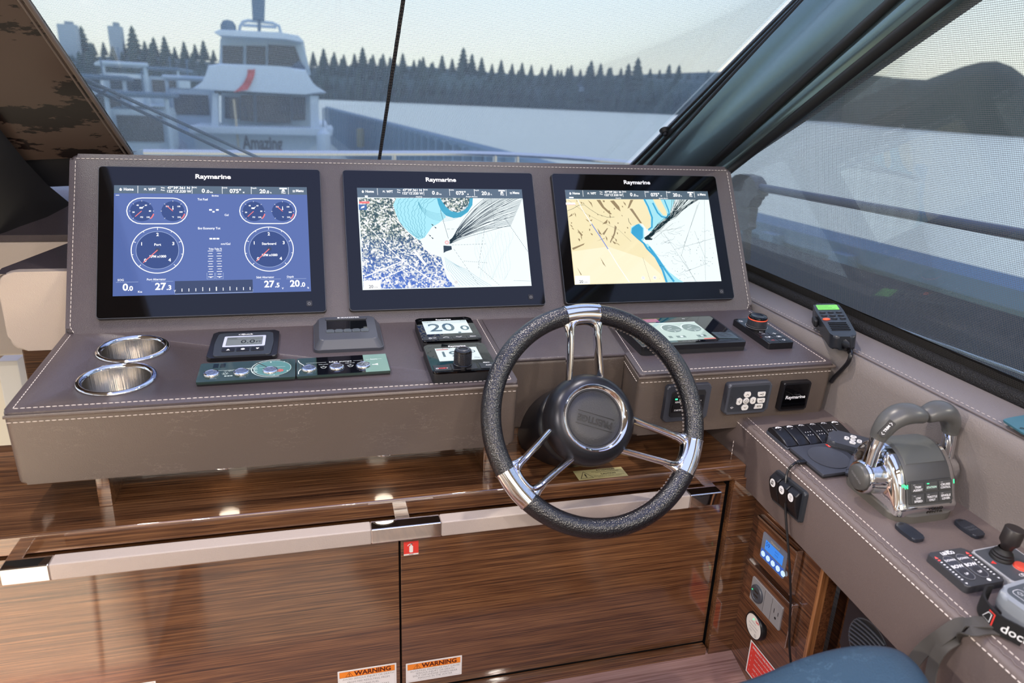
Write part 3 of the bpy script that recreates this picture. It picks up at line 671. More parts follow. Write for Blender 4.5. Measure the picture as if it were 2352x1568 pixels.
cruiser(285, 205, 48, 2.9, 'white cruiser moored in the middle of the port berths', HULL, HULL)
cruiser(240, 235, 30, 2.3, 'white cruiser nearest the dark brown panel', HULL, HULL2)
cruiser(330, 255, 22, 2.0, 'blue hulled cruiser below the wiper rods', NAVY, HULL2)
cruiser(440, 255, 34, 2.4, 'cruiser lying close beside the white yacht', HULL2, HULL)
# floating shed wall to starboard of the yacht: upright ribs
f0 = V((at_z(748, 246, -1.2).x, at_z(748, 246, -1.2).y)); f0 = V((4.6, 46)); f1 = V((2.7, 10.0))
def wtop(x, y):
    return at_z(x, y, WZ)
fa = at_y(750, 247, 60); fb = at_y(1135, 352, 11.5)
pn_ = thing('pontoon_wall', 'long blue grey ribbed pontoon wall running aft from the yacht', 'wall', Matrix.Identity(4))
d = fb-fa; L_ = V((d.x, d.y)).length
MB().loft([[fa, V((fa.x, fa.y, WZ))], [fb, V((fb.x, fb.y, WZ))], [fb+d*.3, V((fb.x+d.x*.3, fb.y+d.y*.3, WZ))]]).build('backing', CANV, pn_, smooth=0)
MB().tube([fa, fb, fb+d*.3], .10, 6).build('coping', RIB, pn_)
side = V((-d.y, d.x, 0)).normalized()
if side.x > 0: side = -side
rb = None
for i in range(46):
    t = (i/46)**.6*1.2; p = fa+d*t
    if rb is None:
        rb = MB().box((0, 0, -.9), (.16, .16, 1.8)).build('rib', RIB, pn_, smooth=0); o_ = rb
    else:
        o_ = rb.copy(); COL.objects.link(o_); o_.parent = pn_
    o_.location = p+side*.1; o_.rotation_euler = (0, 0, math.atan2(d.y, d.x))
sg = at_y(845, 320, 30)
tag(MB().lathe([(0, .45), (.14, .42), (.16, .3), (.16, -.3), (0, -.35)], 12, TR(sg.x-.3, 30, sg.z)).build('mooring_post', mat('post_ochre', '9a9060', .7)), 'ochre mooring post in front of the ribbed pontoon wall', 'post')
# own bow rail
br_ = thing('bow_rail', 'grey tubular guard rail across the bow beyond the instrument panel', 'rail', Matrix.Identity(4))
rp = [at_y(x, y, 3.2) for x, y in ((330, 349), (700, 352), (905, 352), (1100, 353), (1300, 362), (1520, 381))]
MB().tube(spline(rp, 5), .016, 8).build('top_rail', STEEL, br_)
MB().tube([p-V((0, 0, .06)) for p in spline(rp, 5)], .010, 8).build('lower_rail', STEEL, br_)
for x, y in ((905, 353), (1137, 355), (1188, 357)):
    p = at_y(x, y, 3.2); MB().tube([p, p-V((0, 0, .5))], .014, 8).build('stanchion', STEEL, br_)
# wiper
wpt = thing('windscreen_wiper', 'grey twin rod wiper arm lying across the lower windscreen', 'wiper', FWS.m())
def wq(x, y): a = FWS.uv(x, y, -.075); return V((a.x, a.y, -.075))
WIP = mat('wiper_grey', '46545c', .45)
A0, A1 = wq(160, 166), wq(615, 372); B0, B1 = wq(170, 183), wq(570, 372)
MB().tube([A0, A1], .0042, 8).build('upper_rod', WIP, wpt); MB().tube([B0, B1], .0042, 8).build('lower_rod', WIP, wpt); MB().tube([wq(247, 205), wq(214, 225)], .003, 8).build('cross_link', WIP, wpt)
# starboard side deck: coaming, guard rail, stanchion head
ra = at_x(1738, 429, 1.35); rb_ = at_x(2360, 541, 1.35)
RAILM = mat('deck_rail_blue', '2f4a66', .35)
sr = thing('guard_rail', 'thick blue grey guard rail outside the starboard window', 'rail', Matrix.Identity(4))
MB().tube([ra, rb_, rb_+(rb_-ra)*.5], .0145, 12).build('tube', RAILM, sr)
hd = MB(); FH = Fr(at_x(1715, 420, 1.35), (0, -1, 0), (0, 0, 1))
def hq(x, y): return FH.uv(x, y)
z5 = Z(1660, 380, 1960, 1238)
hd.prism(rpoly([hq(*z5(*p)) for p in ((105, 170), (150, 95), (230, 80), (320, 105), (360, 160), (390, 280), (330, 300), (300, 400), (150, 390))], .012), -.025, .025, .006, M=FH.m(), both=True).build('rail_head', mat('rail_head_grey', '25323c', .5), sr)
MB().prism(rpoly([hq(*z5(*p)) for p in ((160, 390), (300, 395), (275, 545), (285, 590), (245, 610), (180, 615))], .006), -.018, .018, .004, M=FH.m(), both=True).build('socket', mat('socket_grey', '2c363d', .5), sr)
MB().prism([hq(*z5(*p)) for p in ((215, 600), (250, 600), (235, 900), (205, 900))], -.012, .012, M=FH.m()).build('stanchion', mat('stanchion_grey', '262f36', .4), sr, smooth=0)
DECK = mat('side_deck', '2f465a', .7)
k0 = at_x(1715, 540, 1.62); k1 = at_x(2360, 732, 1.62)
kd = (k1-k0); sd = MB(); kk = [k0-kd*1.2, k0, k1, k1+kd*.8]
sd.loft([[p, p+V((0, 0, -.02)), p+V((-.02, 0, -.35)), p+V((-.85, 0, -.42))] for p in kk])
struct(sd.build('side_deck', DECK))
l0 = at_x(1868, 692, 1.05); l1 = at_x(2360, 862, 1.05)
tag(MB().tube([l0, (l0+l1)/2+V((0, 0, .004)), l1], .004, 6).build('mooring_line', HULL2), 'thin pale line lying along the starboard side deck', 'rope')
# ------------------------------------------------------------------ instrument panel
ip = thing('instrument_panel', 'upright brown leather panel with white stitching carrying three large screens', 'dashboard', FF.m())
MB().prism(rrect(-.7125, -.026, .7095, .332, .014), -.055, -.012, .008, 3).build('panel', LEAD, ip)
m = MB(); e = .0105
stitch(m, [(-.702, .322, -.0112), (.699, .322, -.0112)]); stitch(m, [(-.7045, -.01, -.0112), (-.702, .318, -.0112)]); stitch(m, [(.7005, -.01, -.0112), (.699, .318, -.0112)])
stitch(m, [(-.7045, -.01, -.0112), (-.698, -.022, -.0112)]); stitch(m, [(.7005, -.01, -.0112), (.694, -.022, -.0112)])
m.build('stitching', THREAD, ip, kind='stuff')
MB().tube([(-.7128, -.02, -.022), (-.7128, .326, -.022)], .0024, 6).tube([(.7098, -.02, -.022), (.7098, .326, -.022)], .0024, 6).tube([(-.70, .3335, -.022), (.70, .3335, -.022)], .0024, 6).build('piping', LEAD, ip)
# dash top running forward from the panel to the windscreen
struct(MB().loft([[(-.70, .20, .262), (-.70, .56, .23), (-.70, .66, .12)], [(.72, .20, .262), (.72, .56, .23), (.72, .66, .12)]]).build('trim_8', LEAD))
# ------------------------------------------------------------------ dash pods
def pod(name, label, pts, depth, rows_, tone=LEA):
    t = thing(name, label, 'dashboard', FT.m())
    MB().prism(rpoly(pts, .012), -depth, -.004, .006, 3, both=True).build('body', tone, t)
    MB().prism(rpoly(pts, .012), -.007, 0, .003, 3).build('top', LEAD, t)
    m = MB()
    for r_ in rows_: stitch(m, r_)
    m.build('stitching', THREAD, t, kind='stuff'); return t
lp = pod('port_dash_pod', 'long brown leather pod with cup holders and gauges left of the steering wheel', [(-.714, -.3025), (.0655, -.3025), (.0655, .02), (-.714, .02)], .124,
    [[(-.703, -.005, .0003), (-.703, -.290, .0003), (.0545, -.290, .0003), (.0545, .0, .0003)], [(-.711, -.3032, -.016), (.062, -.3032, -.016)]])
MB().tube([(-.712, -.3035, -.0065), (.063, -.3035, -.0065)], .0028, 8).build('piping', LEA, lp)
rp_ = pod('starboard_dash_pod', 'brown leather pod with touch screen on top and key pads on its front', [(.2915, -.302), (.7045, -.302), (.7045, .02), (.332, .02)], .127,
    [[(.341, -.01, .0003), (.3035, -.2905, .0003), (.693, -.2905, .0003), (.6935, -.01, .0003)], [(.295, -.3027, -.016), (.70, -.3027, -.016)], [(.2905, -.296, -.016), (.327, -.03, -.016)]])
MB().tube([(.329, -.02, -.0065), (.2905, -.3035, -.0065), (.7055, -.3035, -.0065), (.7055, -.02, -.0065)], .0028, 8).build('piping', LEA, rp_)
rc = thing('wheel_recess', 'recessed brown leather block behind the steering wheel between the two pods', 'dashboard', FT.m())
MB().box((.195, -.095, -.0775), (.27, .225, .145), .008, 3).build('body', LEA, rc); MB().box((.195, -.095, -.004), (.27, .2252, .008), .0035, 3).build('top', LEAD, rc)
# ------------------------------------------------------------------ shelf, doors, footrest, side panel
sf = thing('wooden_shelf', 'glossy brown wooden shelf running under the leather pods', 'shelf', TR(-.2, -.345, -.23))
MB().box((-.145, .1635, -.016), (1.714, .327, .032), .003, 3).build('board', W_X, sf)
for x in (-.604, .0215): MB().box((x+.2, .19, .030), (.020, .25, .062), .002).build('support_fin', W_X, sf)
b_ = MB().box((-.1, .17, .03), (1.5, .02, .066)); b_.build('back_board', W_X, sf, smooth=0)
for x in (-.425, -.165):
    MB().lathe([(0, 0), (.02, 0), (.022, -.003), (.022, -.006), (.017, -.006)], 20, TR(x+.2, .085, .0545)).build('courtesy_light', CHROME, sf)
    MB().disc((0, 0), .016, 0, M=TR(x+.2, .085, .0510) @ RX(PI)).build('lens', mat('warm_lens', 'fff0d8', .3, emit=7, ecol=(1, .88, .7)) if 'warm_lens' not in bpy.data.materials else bpy.data.materials['warm_lens'], sf, smooth=0)
def door(label, x0, x1, z0, z1):
    t = thing('locker_door', label, 'door', FD.m((x0+x1)/2, (z0+z1)/2)); w, h = x1-x0, z1-z0
    MB().box((0, 0, -.009), (w, h, .018), .0012).build('panel', W_X, t); return t
ld = door('glossy brown locker door left of the joint, pale reflection on it', -1.25, -.1472, -.700, -.274)
rd = door('glossy brown locker door right of the joint, below the steering wheel', -.1440, .4805, -.643, -.274)
struct(MB().box((.514, -.3435, -.49), (.056, .017, .47), .001).build('trim_9', W_X)); struct(MB().box((.17, -.3435, -.675), (.62, .017, .058), .001).build('trim_10', W_X))
struct(MB().box((-.2, -.362+.06, -.5), (1.6, .01, .5)).build('trim_11', BLKM, smooth=0))
fs = MB().loft([[(-1.3, -.340, -.660), (-1.3, -1.0, -.855)], [(.545, -.340, -.660), (.545, -1.0, -.855)]]); fr0 = struct(fs.build('trim_12', W_F, smooth=0)); fr0.name = 'floor_ramp'
swp = MB().box((.121, .14, -.010), (.242, .478, .02), .001); sp_ = struct(swp.build('wall_4', W_Y, M=FWW.m())); 
struct(MB().box((.238, .14, .0012), (.0075, .478, .0235), .001).build('trim_13', wood('lipping_wood', '5a3720', '8a5a36', 'a8764c', 'Z'), M=FWW.m()))
struct(MB().box((.27, .09, -.065), (.12, .57, .01)).build('wall_5', wood('recess_wood', '2c1a10', '4c2e1c', '6a4228', 'Y', gloss=False), M=FWW.m()))
z6 = Z(1880, 1160, 2352, 1814)
FSP = Fr((.560, -.3292, -.66), (0, -1, 0), (0, 0, 1))
ea = FSP.uv(1960, 1345).x
struct(MB().box((ea+.3, .08, -.009), (.6, .58, .018), .001).build('wall_6', W_Y, M=FSP.m()))
sc_ = [FSP.uv(*z6(*p)) for p in ((345, 775), (745, 1135), (735, 1270), (250, 1225))]
sx0, sx1 = ea+.0095, ea+.1225; syt = .3395; syb = syt-.113
spk = thing('speaker', 'black square speaker with curved grille slats beside the seat under the console', 'speaker', FSP.m((sx0+sx1)/2, (syt+syb)/2))
MB().prism(rrect(-.0565, -.0565, .0565, .0565, .012), 0, .012, .004, 3).build('housing', mat('speaker_black', '242126', .3), spk)
MB().ring((0, -.004), .041, .0435, .0125).build('trim_ring', GRY2, spk, smooth=0)
MB().disc((0, -.004), .041, .0123).build('cone', BLKM, spk, smooth=0)
gm = None
for i in range(9):
    y = -.034+i*.0075-.0; hw = math.sqrt(max(0, .040**2-(y)**2))
    MB().tube([(x_, y-.004+.006*math.cos(x_/.04*1.4), .0145) for x_ in [-hw+2*hw*j/8 for j in range(9)]], .0019, 6).build('slat', GRY, spk)
MB().text('Raymarine', 0, .0475, .007, .0123, bold=.02).build('lettering', WHT, spk, smooth=0)
# ------------------------------------------------------------------ side console
sc = thing('side_console', 'brown leather armrest console along the starboard side with double white stitching', 'console', FCT.m())
prof = [(-.003, -.113), (-.004, -.10), (-.002, -.012), (-.0005, -.005), (.003, -.0012), (.008, 0), (.10, 0), (.19, 0)]
MB().loft([[(x if x < .15 else .1985+max(0, .055-y)*.053, y, z+(0 if z > -.05 else -.014*(.3-y)*.25)) for x, z in prof] for y in (.33, .1, 0, -.15, -.3, -.5, -.7, -1.0, -1.3)]).build('cover', LEAS, sc, smooth=80)
MB().box((.11, -.48, -.119), (.21, 1.6, .006), .001).build('underside', BLKM, sc)
m = MB(); stitch(m, [(.0185, .1, .0004), (.0185, -1.2, .0004)]); stitch(m, [(-.0022, .1, -.0075), (-.0022, -1.2, -.0075)], r=.0009)
stitch(m, [(.199+max(0, .055-y)*.053, y, .0012) for y in (.2, .05, -.3, -.8, -1.2)], r=.0009)
m.build('stitching', THREAD, sc, kind='stuff')
m = MB()
n_ = 150
m.tube([(.0085+.0016*(1 if i % 2 else -1), .1-i*1.25/n_, .0004) for i in range(n_+1)], .0011, 5)
m.build('zigzag_seam', LEAS, sc)
m = MB(); FSE = FCS
stitch(m, [(-.036, -.04, .0042), (-.036, -.115, .0038)]); m.build('stitching', THREAD, sc, kind='stuff').matrix_world = FCS.m()
# ------------------------------------------------------------------ grab rail
gr = thing('grab_rail', 'square grab rail in pale leather with chrome fittings along the shelf front', 'rail', TR(-.14, -.384, -.2635))
def rb2(x0, x1): return MB().box(((x0+x1)/2+.14, 0, 0), (x1-x0, .0265, .027), .0022, 3)
rb2(-.6535, -.197).build('grip', RAILB, gr); rb2(-.083, .3685).build('grip', RAILB, gr)
for x0, x1, b0_, b1_ in ((-.7165, -.6535, -.7165, -.694), (-.197, -.083, -.156, -.132), (.3685, .4325, .410, .4325)):
    rb2(x0, x1).box(((b0_+b1_)/2+.14, .0255, 0), (b1_-b0_, .032, .026), .0015, 2).build('bracket', CHROME, gr)
# ------------------------------------------------------------------ printed labels
def sticker(name, label, M): return thing(name, label, 'sticker', M)
s = sticker('extinguisher_sticker', 'small red sticker with white fire extinguisher symbol beside the door joint', FD.m(-.1258, -.335, .0004))
MB().rect(-.0128, -.0139, .0128, .0139, 0).build('backing', WHT, s, smooth=0)
MB().rect(-.0128, -.0108, .0128, .0139, .0002).build('red_field', REDP, s, smooth=0)
m = MB(); m.poly(rrect(-.0032, -.0085, .0032, .0052, .002), .0004).rect(-.0012, .005, .0012, .0085, .0004).ribbon([(-.006, .0052), (-.0045, .0078), (0, .0084), (.003, .0092)], .0013, .0004).rect(-.003, .0082, .003, .0094, .0004)
m.build('symbol', WHT, s, smooth=0); MB().rect(-.004, -.0128, .004, -.0118, .0003).build('caption', BRN, s, smooth=0)
def warn(label, cx, w, ztop, h, lines, yst):
    s = sticker('warning_sticker', label, FD.m(cx, ztop, .0004)); k = w/2
    MB().poly(rrect(-k, -h, k, 0, .001), 0).build('backing', WHT, s, smooth=0)
    MB().rect(-k+.003, -.0158, k-.003, -.0032, .0002).build('orange_band', ORG, s, smooth=0)
    m = MB(); m.text('WARNING', .010, -.0096, .0132, .0004, bold=.035, width=.066).ribbon([(-.0385, -.0145), (-.0320, -.0048), (-.0255, -.0145)], .0012, .0004, True).text('!', -.0320, -.0108, .008, .0004, bold=.03)
    m.ribbon([(-k+.003, -.0158), (k-.003, -.0158)], .0004, .0004)
    m.build('heading', BRN, s, smooth=0)
    m = MB()
    for i, t in enumerate(lines): m.text(t, .002, -.0205-i*yst, .0058, .0004, bold=-.004)
    m.ribbon([(-k+.003, -h+.003), (k-.003, -h+.003), (k-.003, -.0032), (-k+.003, -.0032)], .0004, .0003, True)
    m.build('lettering', GRYP, s, smooth=0)
warn('white and orange warning sticker left of the door joint, about leaking fuel', -.2067, .105, -.5762, .058, ['AVOID SERIOUS INJURY OR DEATH', 'FROM FIRE RESULTING FROM', 'LEAKING FUEL', 'INSPECT SYSTEM FOR LEAKS'], .0072)
warn('white and orange warning sticker right of the door joint, about the propeller', -.0842, .1052, -.5822, .0445, ['ROTATING PROPELLER MAY CAUSE', 'SERIOUS INJURY OR DEATH', 'SHUT OFF ENGINE WHEN NEAR', 'PERSONS IN THE WATER'], .0056)
s = sticker('warning_sticker', 'orange edged sticker low on the left locker door', FD.m(-.60, -.5362, .0004))
MB().rect(-.045, -.03, .0455, 0, 0).build('backing', WHT, s, smooth=0); MB().rect(-.042, -.014, .0425, -.003, .0002).build('orange_band', ORG, s, smooth=0)
s = sticker('caution_plate', 'pale brass caution label on the shelf below the wheel hub', FSH.m(.2213, -.3257, .0004))
MB().rect(-.0475, -.0172, .0475, .0172, 0).build('plate', BRASS, s, smooth=0)
m = MB().ribbon([(-.042, -.012), (-.018, -.012), (-.030, .011)], .0017, .0002, True).text('!', -.030, -.0045, .016, .0002, bold=.03).text('ATTENTION', .014, .0125, .0065, .0002, bold=.02).text('CAUTION', .014, -.002, .0065, .0002, bold=.02)
for y, t in ((.0075, 'PEDALE DE FAUTEUIL A POSER DU LUNETTE'), (.004, 'HORS DE LA POSITION NAVIGATION'), (-.0078, 'PEDAL FROM THE HELM SEAT IN MOTION'), (-.0118, 'WITHOUT A COMPLETE HORIZON')): m.text(t, .014, y, .0034, .0002, width=.058 if y in (.0075, -.0078) else .045)
m.build('lettering', DKP, s, smooth=0)
# ------------------------------------------------------------------ three multifunction displays
def dl(i):
    zf = (Z(200, 360, 780, 2274), Z(760, 370, 1280, 2265), Z(1240, 370, 1740, 2240))[i]
    def f(a, b):
        p = FF.uv(*zf(a, b)); return (p.x-(i-1)*.4545, p.y)
    return f
SXL, SXR, SYB, SYT, SYH = -.1772, .1772, .0428, .2626, .2462
def display(i, label):
    t = thing('chart_display', label, 'display', FF.m((i-1)*.4545), 'three large helm displays')
    MB().prism(rrect(-.205, 0, .205, .3022, .006), -.012, -.0012, .0015).build('housing', BLK, t)
    MB().prism(rrect(-.2035, .0015, .2035, .3007, .005), -.002, 0, .0008).build('glass', BLKG, t)
    MB().ribbon(rrect(-.2042, .0008, .2042, .3014, .006), .0008, .0002, True).build('edge_line', GRY2, t, smooth=0)
    MB().text('Raymarine', -.0005, .2825, .0128, .0003, bold=.03, width=.0655).build('lettering', WHT, t, smooth=0)
    pb = MB().prism(rrect(.1675, .0128, .1785, .0238, .002), 0, .001, .0004).build('power_button', BLK, t)
    MB().ring((.173, .0178), .0022, .0028, .0013, a0=2.1, a1=2*PI+1.0, n=20).rect(.1727, .0182, .1733, .0212, .0013).build('power_symbol', GRYP, pb, smooth=0)
    scr = MB().rect(SXL, SYB, SXR, SYT, .0003).build('screen', (E_BLUE, E_PALE, E_PALE)[i], t, smooth=0)
    MB().rect(SXL, SYH-(.0048 if i else 0), SXR, SYT, .0005).build('header_bar', E_HDR, scr, smooth=0)
    m = MB(); q = .0007; X = lambda p: (p-245)*.0002043-.177
    ym = .2543
    m.text('Home', X(368), ym, .0078, q, bold=.03, width=.017).poly([(X(287), ym-.0005), (X(300), ym+.003), (X(314), ym-.0005)], q).rect(X(292), ym-.003, X(309), ym-.0005, q)
    m.text('WPT', X(570), ym, .0078, q, bold=.03, width=.0135).text('Pl.', X(513), ym, .006, q, bold=.02).text('Ves.', X(664), ym+.004, .0045, q, bold=.02).text('Pos.', X(664), ym-.001, .0045, q, bold=.02)
    m.text("47\u00b039'.361 N", X(803), ym+.0038, .0072, q, bold=.03, width=.0405).text("122\u00b012'.520 W", X(803), ym-.0034, .0072, q, bold=.03, width=.0435)
    m.text('SOG', X(942), ym+.005, .0042, q, bold=.02).text('COG', X(1214), ym+.005, .0042, q, bold=.02).text('Depth', X(1480), ym+.005, .0042, q, bold=.02)
    m.text('0', X(1020), ym-.002, .0115, q, bold=.03).text('.0', X(1058), ym-.0032, .0085, q, bold=.03).text('kts', X(1092), ym-.0045, .0045, q, bold=.02)
    m.text('075\u00b0', X(1311), ym-.002, .0115, q, bold=.03, width=.0215).text('M', X(1385), ym-.0045, .0042, q, bold=.02)
    m.text('20', X(1560), ym-.002, .0115, q, bold=.03).text('.0', X(1606), ym-.0032, .0085, q, bold=.03).text('ft', X(1637), ym-.0045, .0042, q, bold=.02)
    m.text('Menu', X(1910), ym, .0078, q, bold=.03, width=.0145)
    for k in range(3): m.rect(X(1842), ym+.0005-k*.0017, X(1866), ym+.0013-k*.0017, q)
    m.rect(X(1718), ym+.0032, X(1790), ym+.0062, q).disc((X(1754), ym+.0003), .0026, q).rect(X(1736), ym-.002, X(1772), ym-.0005, q).text('Pilot', X(1756), ym-.0048, .0045, q, bold=.02)
    for p in (447, 920, 1190, 1455, 1803): m.rect(X(p)-.0004, SYH+.0005, X(p)+.0004, SYT-.0008, q)
    m.build('header_text', E_W, scr, smooth=0)
    return t, scr
T0, S0 = display(0, 'large black display at the port end showing blue engine gauges')
T1, S1 = display(1, 'large black display in the middle showing an aerial harbour chart')
T2, S2 = display(2, 'large black display at the starboard end showing a tan and white sea chart')
# engine page
q = .0007; mw = MB(); ml = MB(); mr = MB(); md = MB(); mb_ = MB()
def tick(mb, c, r0, r1, a, w=.0007): mb.ribbon([(c[0]+r0*math.cos(a), c[1]+r0*math.sin(a)), (c[0]+r1*math.cos(a), c[1]+r1*math.sin(a))], w, q)
for sx, nm in ((-1, 'Port'), (1, 'Starboard')):
    c = (sx*.101, .1315)
    mw.ring(c, .0448, .0464, q, n=64); ml.ring(c, .0372, .0377, q, n=64); md.disc(c, .0368, .0005, n=48)
    for k in range(9): a = math.radians(225-k*33.75); tick(mw, c, .0405 if k % 2 == 0 else .0425, .0448, a, .0009)
    for k, s_ in enumerate('01234'):
        a = math.radians(225-k*67.5); mw.text(s_, c[0]+.030*math.cos(a), c[1]+.030*math.sin(a)+.001, .0088, q, bold=.03)
    mw.text(nm, c[0], c[1]+.0108, .0068, q, bold=.02).text('RPM x1000', c[0]+.0005, c[1]-.0128, .0066, q, bold=.03, width=.029)
    mb_.disc(c, .0046, .0009)
    a = math.radians(225); mr.ribbon([(c[0], c[1]), (c[0]+.035*math.cos(a), c[1]+.035*math.sin(a))], .0017, .001)
    o = (sx*.1013, .2107); mw.stadium(o, .107, .0525, .0017, q)
    for dx, kind in ((-.0275, 0), (.0275, 1)):
        g = (o[0]+dx, o[1]-.0005); md.disc(g, .0205, .0005, n=32)
        for k in range(7): tick(mw, g, .0195, .0217, math.radians(225-k*45), .0006)
        for k, s_ in enumerate(('20', '40', '60', '80') if not kind else ('100', '150', '200')):
            a = math.radians((190, 120, 60, 0)[k] if not kind else (135, 45, -8)[k]); mw.text(s_, g[0]+.0145*math.cos(a), g[1]+.0135*math.sin(a), .004, q, bold=.03)
        mw.text('PSI' if not kind else '\u00b0F', g[0], g[1]-.0125, .0042, q, bold=.02).text('100' if not kind else '250', g[0]+.011, g[1]-.0125, .0042, q, bold=.02)
        if not kind: mw.ribbon([(g[0]-.004, g[1]+.0075), (g[0]+.001, g[1]+.0075), (g[0]+.004, g[1]+.0095)], .0012, q).rect(g[0]-.004, g[1]+.005, g[0]+.002, g[1]+.0075, q)
        else: mw.rect(g[0]-.0006, g[1]+.005, g[0]+.0006, g[1]+.0105, q).disc((g[0], g[1]+.0045), .0014, q)
        a = math.radians(225 if not kind else 135); mr.ribbon([g, (g[0]+.016*math.cos(a), g[1]+.016*math.sin(a))], .0015, .001)
        mr.ring(g, .0205, .0228, .0008, math.radians(-45), math.radians(-15), 8)
mw.text('Engine', .003, .2424, .0048, q, bold=.02).text('Tot Fuel', -.020, .2346, .0062, q, bold=.02, width=.0185).text('Gal', .0233, .2023, .0058, q, bold=.01).text('Eng Economy Tot', -.009, .1748, .0062, q, bold=.02, width=.0405).text('nm/Gal', .0205, .1427, .006, q, bold=.01)
mw.text('Trim Tabs %', .0015, .1325, .0052, q, bold=.02, width=.024)
for k in range(3): mw.rect(-.0085+k*.0063, .1520, -.0035+k*.0063, .1552, q)
for k in range(2): mw.rect(-.0085+k*.0125, .2114, -.0035+k*.0125, .2146, q)
mw.rect(-.0025, .2076, .0015, .2106, q)
for sx in (-.0072, .0085):
    for k in range(11): hw = .0049 if k % 2 == 0 else .0034; mw.rect(sx-hw, .0765+k*.0052-.0004, sx+hw, .0765+k*.0052+.0006, q)
    ml.ribbon([(sx-.0068, .0845), (sx-.0068, .0722), (sx+.0068, .0722), (sx+.0068, .0845)], .0005, q)
    mw.poly([(sx-.0024, .0762), (sx+.0024, .0762), (sx, .0742)], q)
for x, l, big, sm, un, ul in ((-.164, 'SOG', '0', '.0', 'Kts', 0), (-.104, 'Port Alternator', '27', '.3', 'V', 1), (.091, 'Stbd Alternator', '27', '.5', 'V', 1), (.139, 'Depth', '20', '.0', 'ft', 0)):
    mw.text(l, x+(.0 if ul == 0 else .001), .0735, .0058, q, bold=.01, width=(.0105, .033)[ul] if l != 'Depth' else .0125)
    ml.rect(x-.008, .0692, x+.030, .0696, q)
    mw.text(big, x+.008, .0590, .0185, q, bold=.03).text(sm, x+.008+(.0085 if len(big) == 1 else .0150), .0566, .0125, q, bold=.03).text(un, x+.033, .0500, .0055, q, bold=.01)
for k in range(11): mw.rect(-.0585+k*.0122-.0006*(1.6 if k == 5 else 1), .0485, -.0585+k*.0122+.0006*(1.6 if k == 5 else 1), .0545+(.0018 if k in (3, 5, 7) else 0), q)
ml.ribbon([(-.071, .0495), (-.071, .0442), (.0685, .0442), (.0685, .0495)], .0006, q); mb_.rect(-.071, .0443, .0685, .0695, .0004)
mw.rect(-.174, .2418, -.168, .2428, q)
mw.build('mark_print', E_W, S0, smooth=0); ml.build('line_print', E_LINE, S0, smooth=0); mr.build('needle_print', E_RED, S0, smooth=0); md.build('dial_print', E_DIAL, S0, smooth=0); mb_.build('heading_strip', emis('screen_strip', (.03, .05, .12), 1), S0, smooth=0)
# aerial chart page
f = dl(1); rnd = random.Random(3)
def pts(*a): return [f(*p) for p in a]
MB().poly(pts((640, 370), (1110, 370), (1090, 440), (1150, 560), (1080, 620), (1010, 660), (940, 760), (880, 790), (760, 700), (700, 630), (640, 520), (618, 440)), .0004).build('shallow_print', E_CYAN, S1, smooth=0)
MB().poly(pts((1060, 370), (1420, 370), (1415, 440), (1370, 510), (1300, 560), (1230, 570), (1150, 545), (1100, 490), (1075, 430)), .00045).build('fringe_print', E_DEEPC, S1, smooth=0)
m = MB().poly(pts((1095, 370), (1388, 370), (1380, 440), (1335, 490), (1270, 515), (1200, 500), (1145, 450), (1110, 400)), .0006)
m.poly(pts((282, 370), (655, 370), (622, 440), (648, 520), (680, 600), (720, 650), (775, 715), (830, 760), (900, 800), (930, 880), (1010, 930), (1100, 960), (1125, 1050), (1160, 1170), (1245, 1258), (326, 1285)), .0006)
m.build('land_print', E_AIR, S1, smooth=0)
m = MB()
for k in range(9):
    b = 395+k*30; base = [(700+k*44, 372), (668+k*38-10*math.sin(k), 440), (668+k*34, 540), (720+k*27, 640), (790+k*18, 720), (860+k*9, 765)]
    sp = spline([V((x+rnd.uniform(-8, 8), y+rnd.uniform(-6, 6), 0)) for x, y in base], 6)
    m.ribbon([f(p.x+7*math.sin(i*1.9+k), p.y) for i, p in enumerate(sp)], .0006, .0008)
for k in range(6):
    sp = [f(1130+260*math.cos(a)+0*k, 380+(150+k*14)*math.sin(a)) for a in [PI*(.05+.9*j/14) for j in range(15)]]
    m.ribbon(sp, .0004, .0008)
for k in range(10):
    x0 = 1140+k*13; m.ribbon([f(x0, 960+k*9), f(x0+22+k*8, 1080+6*math.sin(k)), f(x0+90+k*16, 1180), f(x0+150+k*22, 1248)], .0004, .0008)
m.build('contour_print', E_CONT, S1, smooth=0)
m = MB()
for k in range(40):
    ex, ey = (1915-k*3, 378+k*7) if k % 2 else (1540+k*9, 372); j = rnd.uniform(-25, 25)
    sp = spline([V((1192+rnd.uniform(-8, 8), 800+rnd.uniform(-14, 30), 0)), V((1192+(ex-1192)*.25+rnd.uniform(-8, 8), 812+(ey-812)*.33+j*.6, 0)), V((1192+(ex-1192)*.60+rnd.uniform(-12, 12), 812+(ey-812)*.70+j*.9, 0)), V((ex, ey, 0))], 5)
    m.ribbon([f(p.x, p.y) for p in sp], .00075, .0009)
m.ribbon(pts((1095, 490), (1130, 620), (1175, 775)), .0007, .0009)
for k in range(24): a = (1740+k*9.6, 572+k*14); m.ribbon(pts(a, (a[0]+5, a[1]+8)), .0009, .0009)
for a, b in (((1520, 385), (1760, 570)), ((1600, 372), (1640, 660)), ((1535, 690), (1470, 1085)), ((1210, 840), (1560, 828)), ((1330, 1000), (1570, 1018)), ((1230, 880), (1480, 1245)), ((1480, 1060), (1690, 1245)), ((1160, 680), (1700, 668)), ((1830, 1195), (2000, 1200))):
    n = 12
    for k in range(n): m.ribbon(pts((a[0]+(b[0]-a[0])*k/n, a[1]+(b[1]-a[1])*k/n), (a[0]+(b[0]-a[0])*(k+.65)/n, a[1]+(b[1]-a[1])*(k+.65)/n)), .0005, .0009)
m.poly(pts((1125, 845), (1205, 850), (1210, 885), (1150, 905), (1128, 920)), .0009)
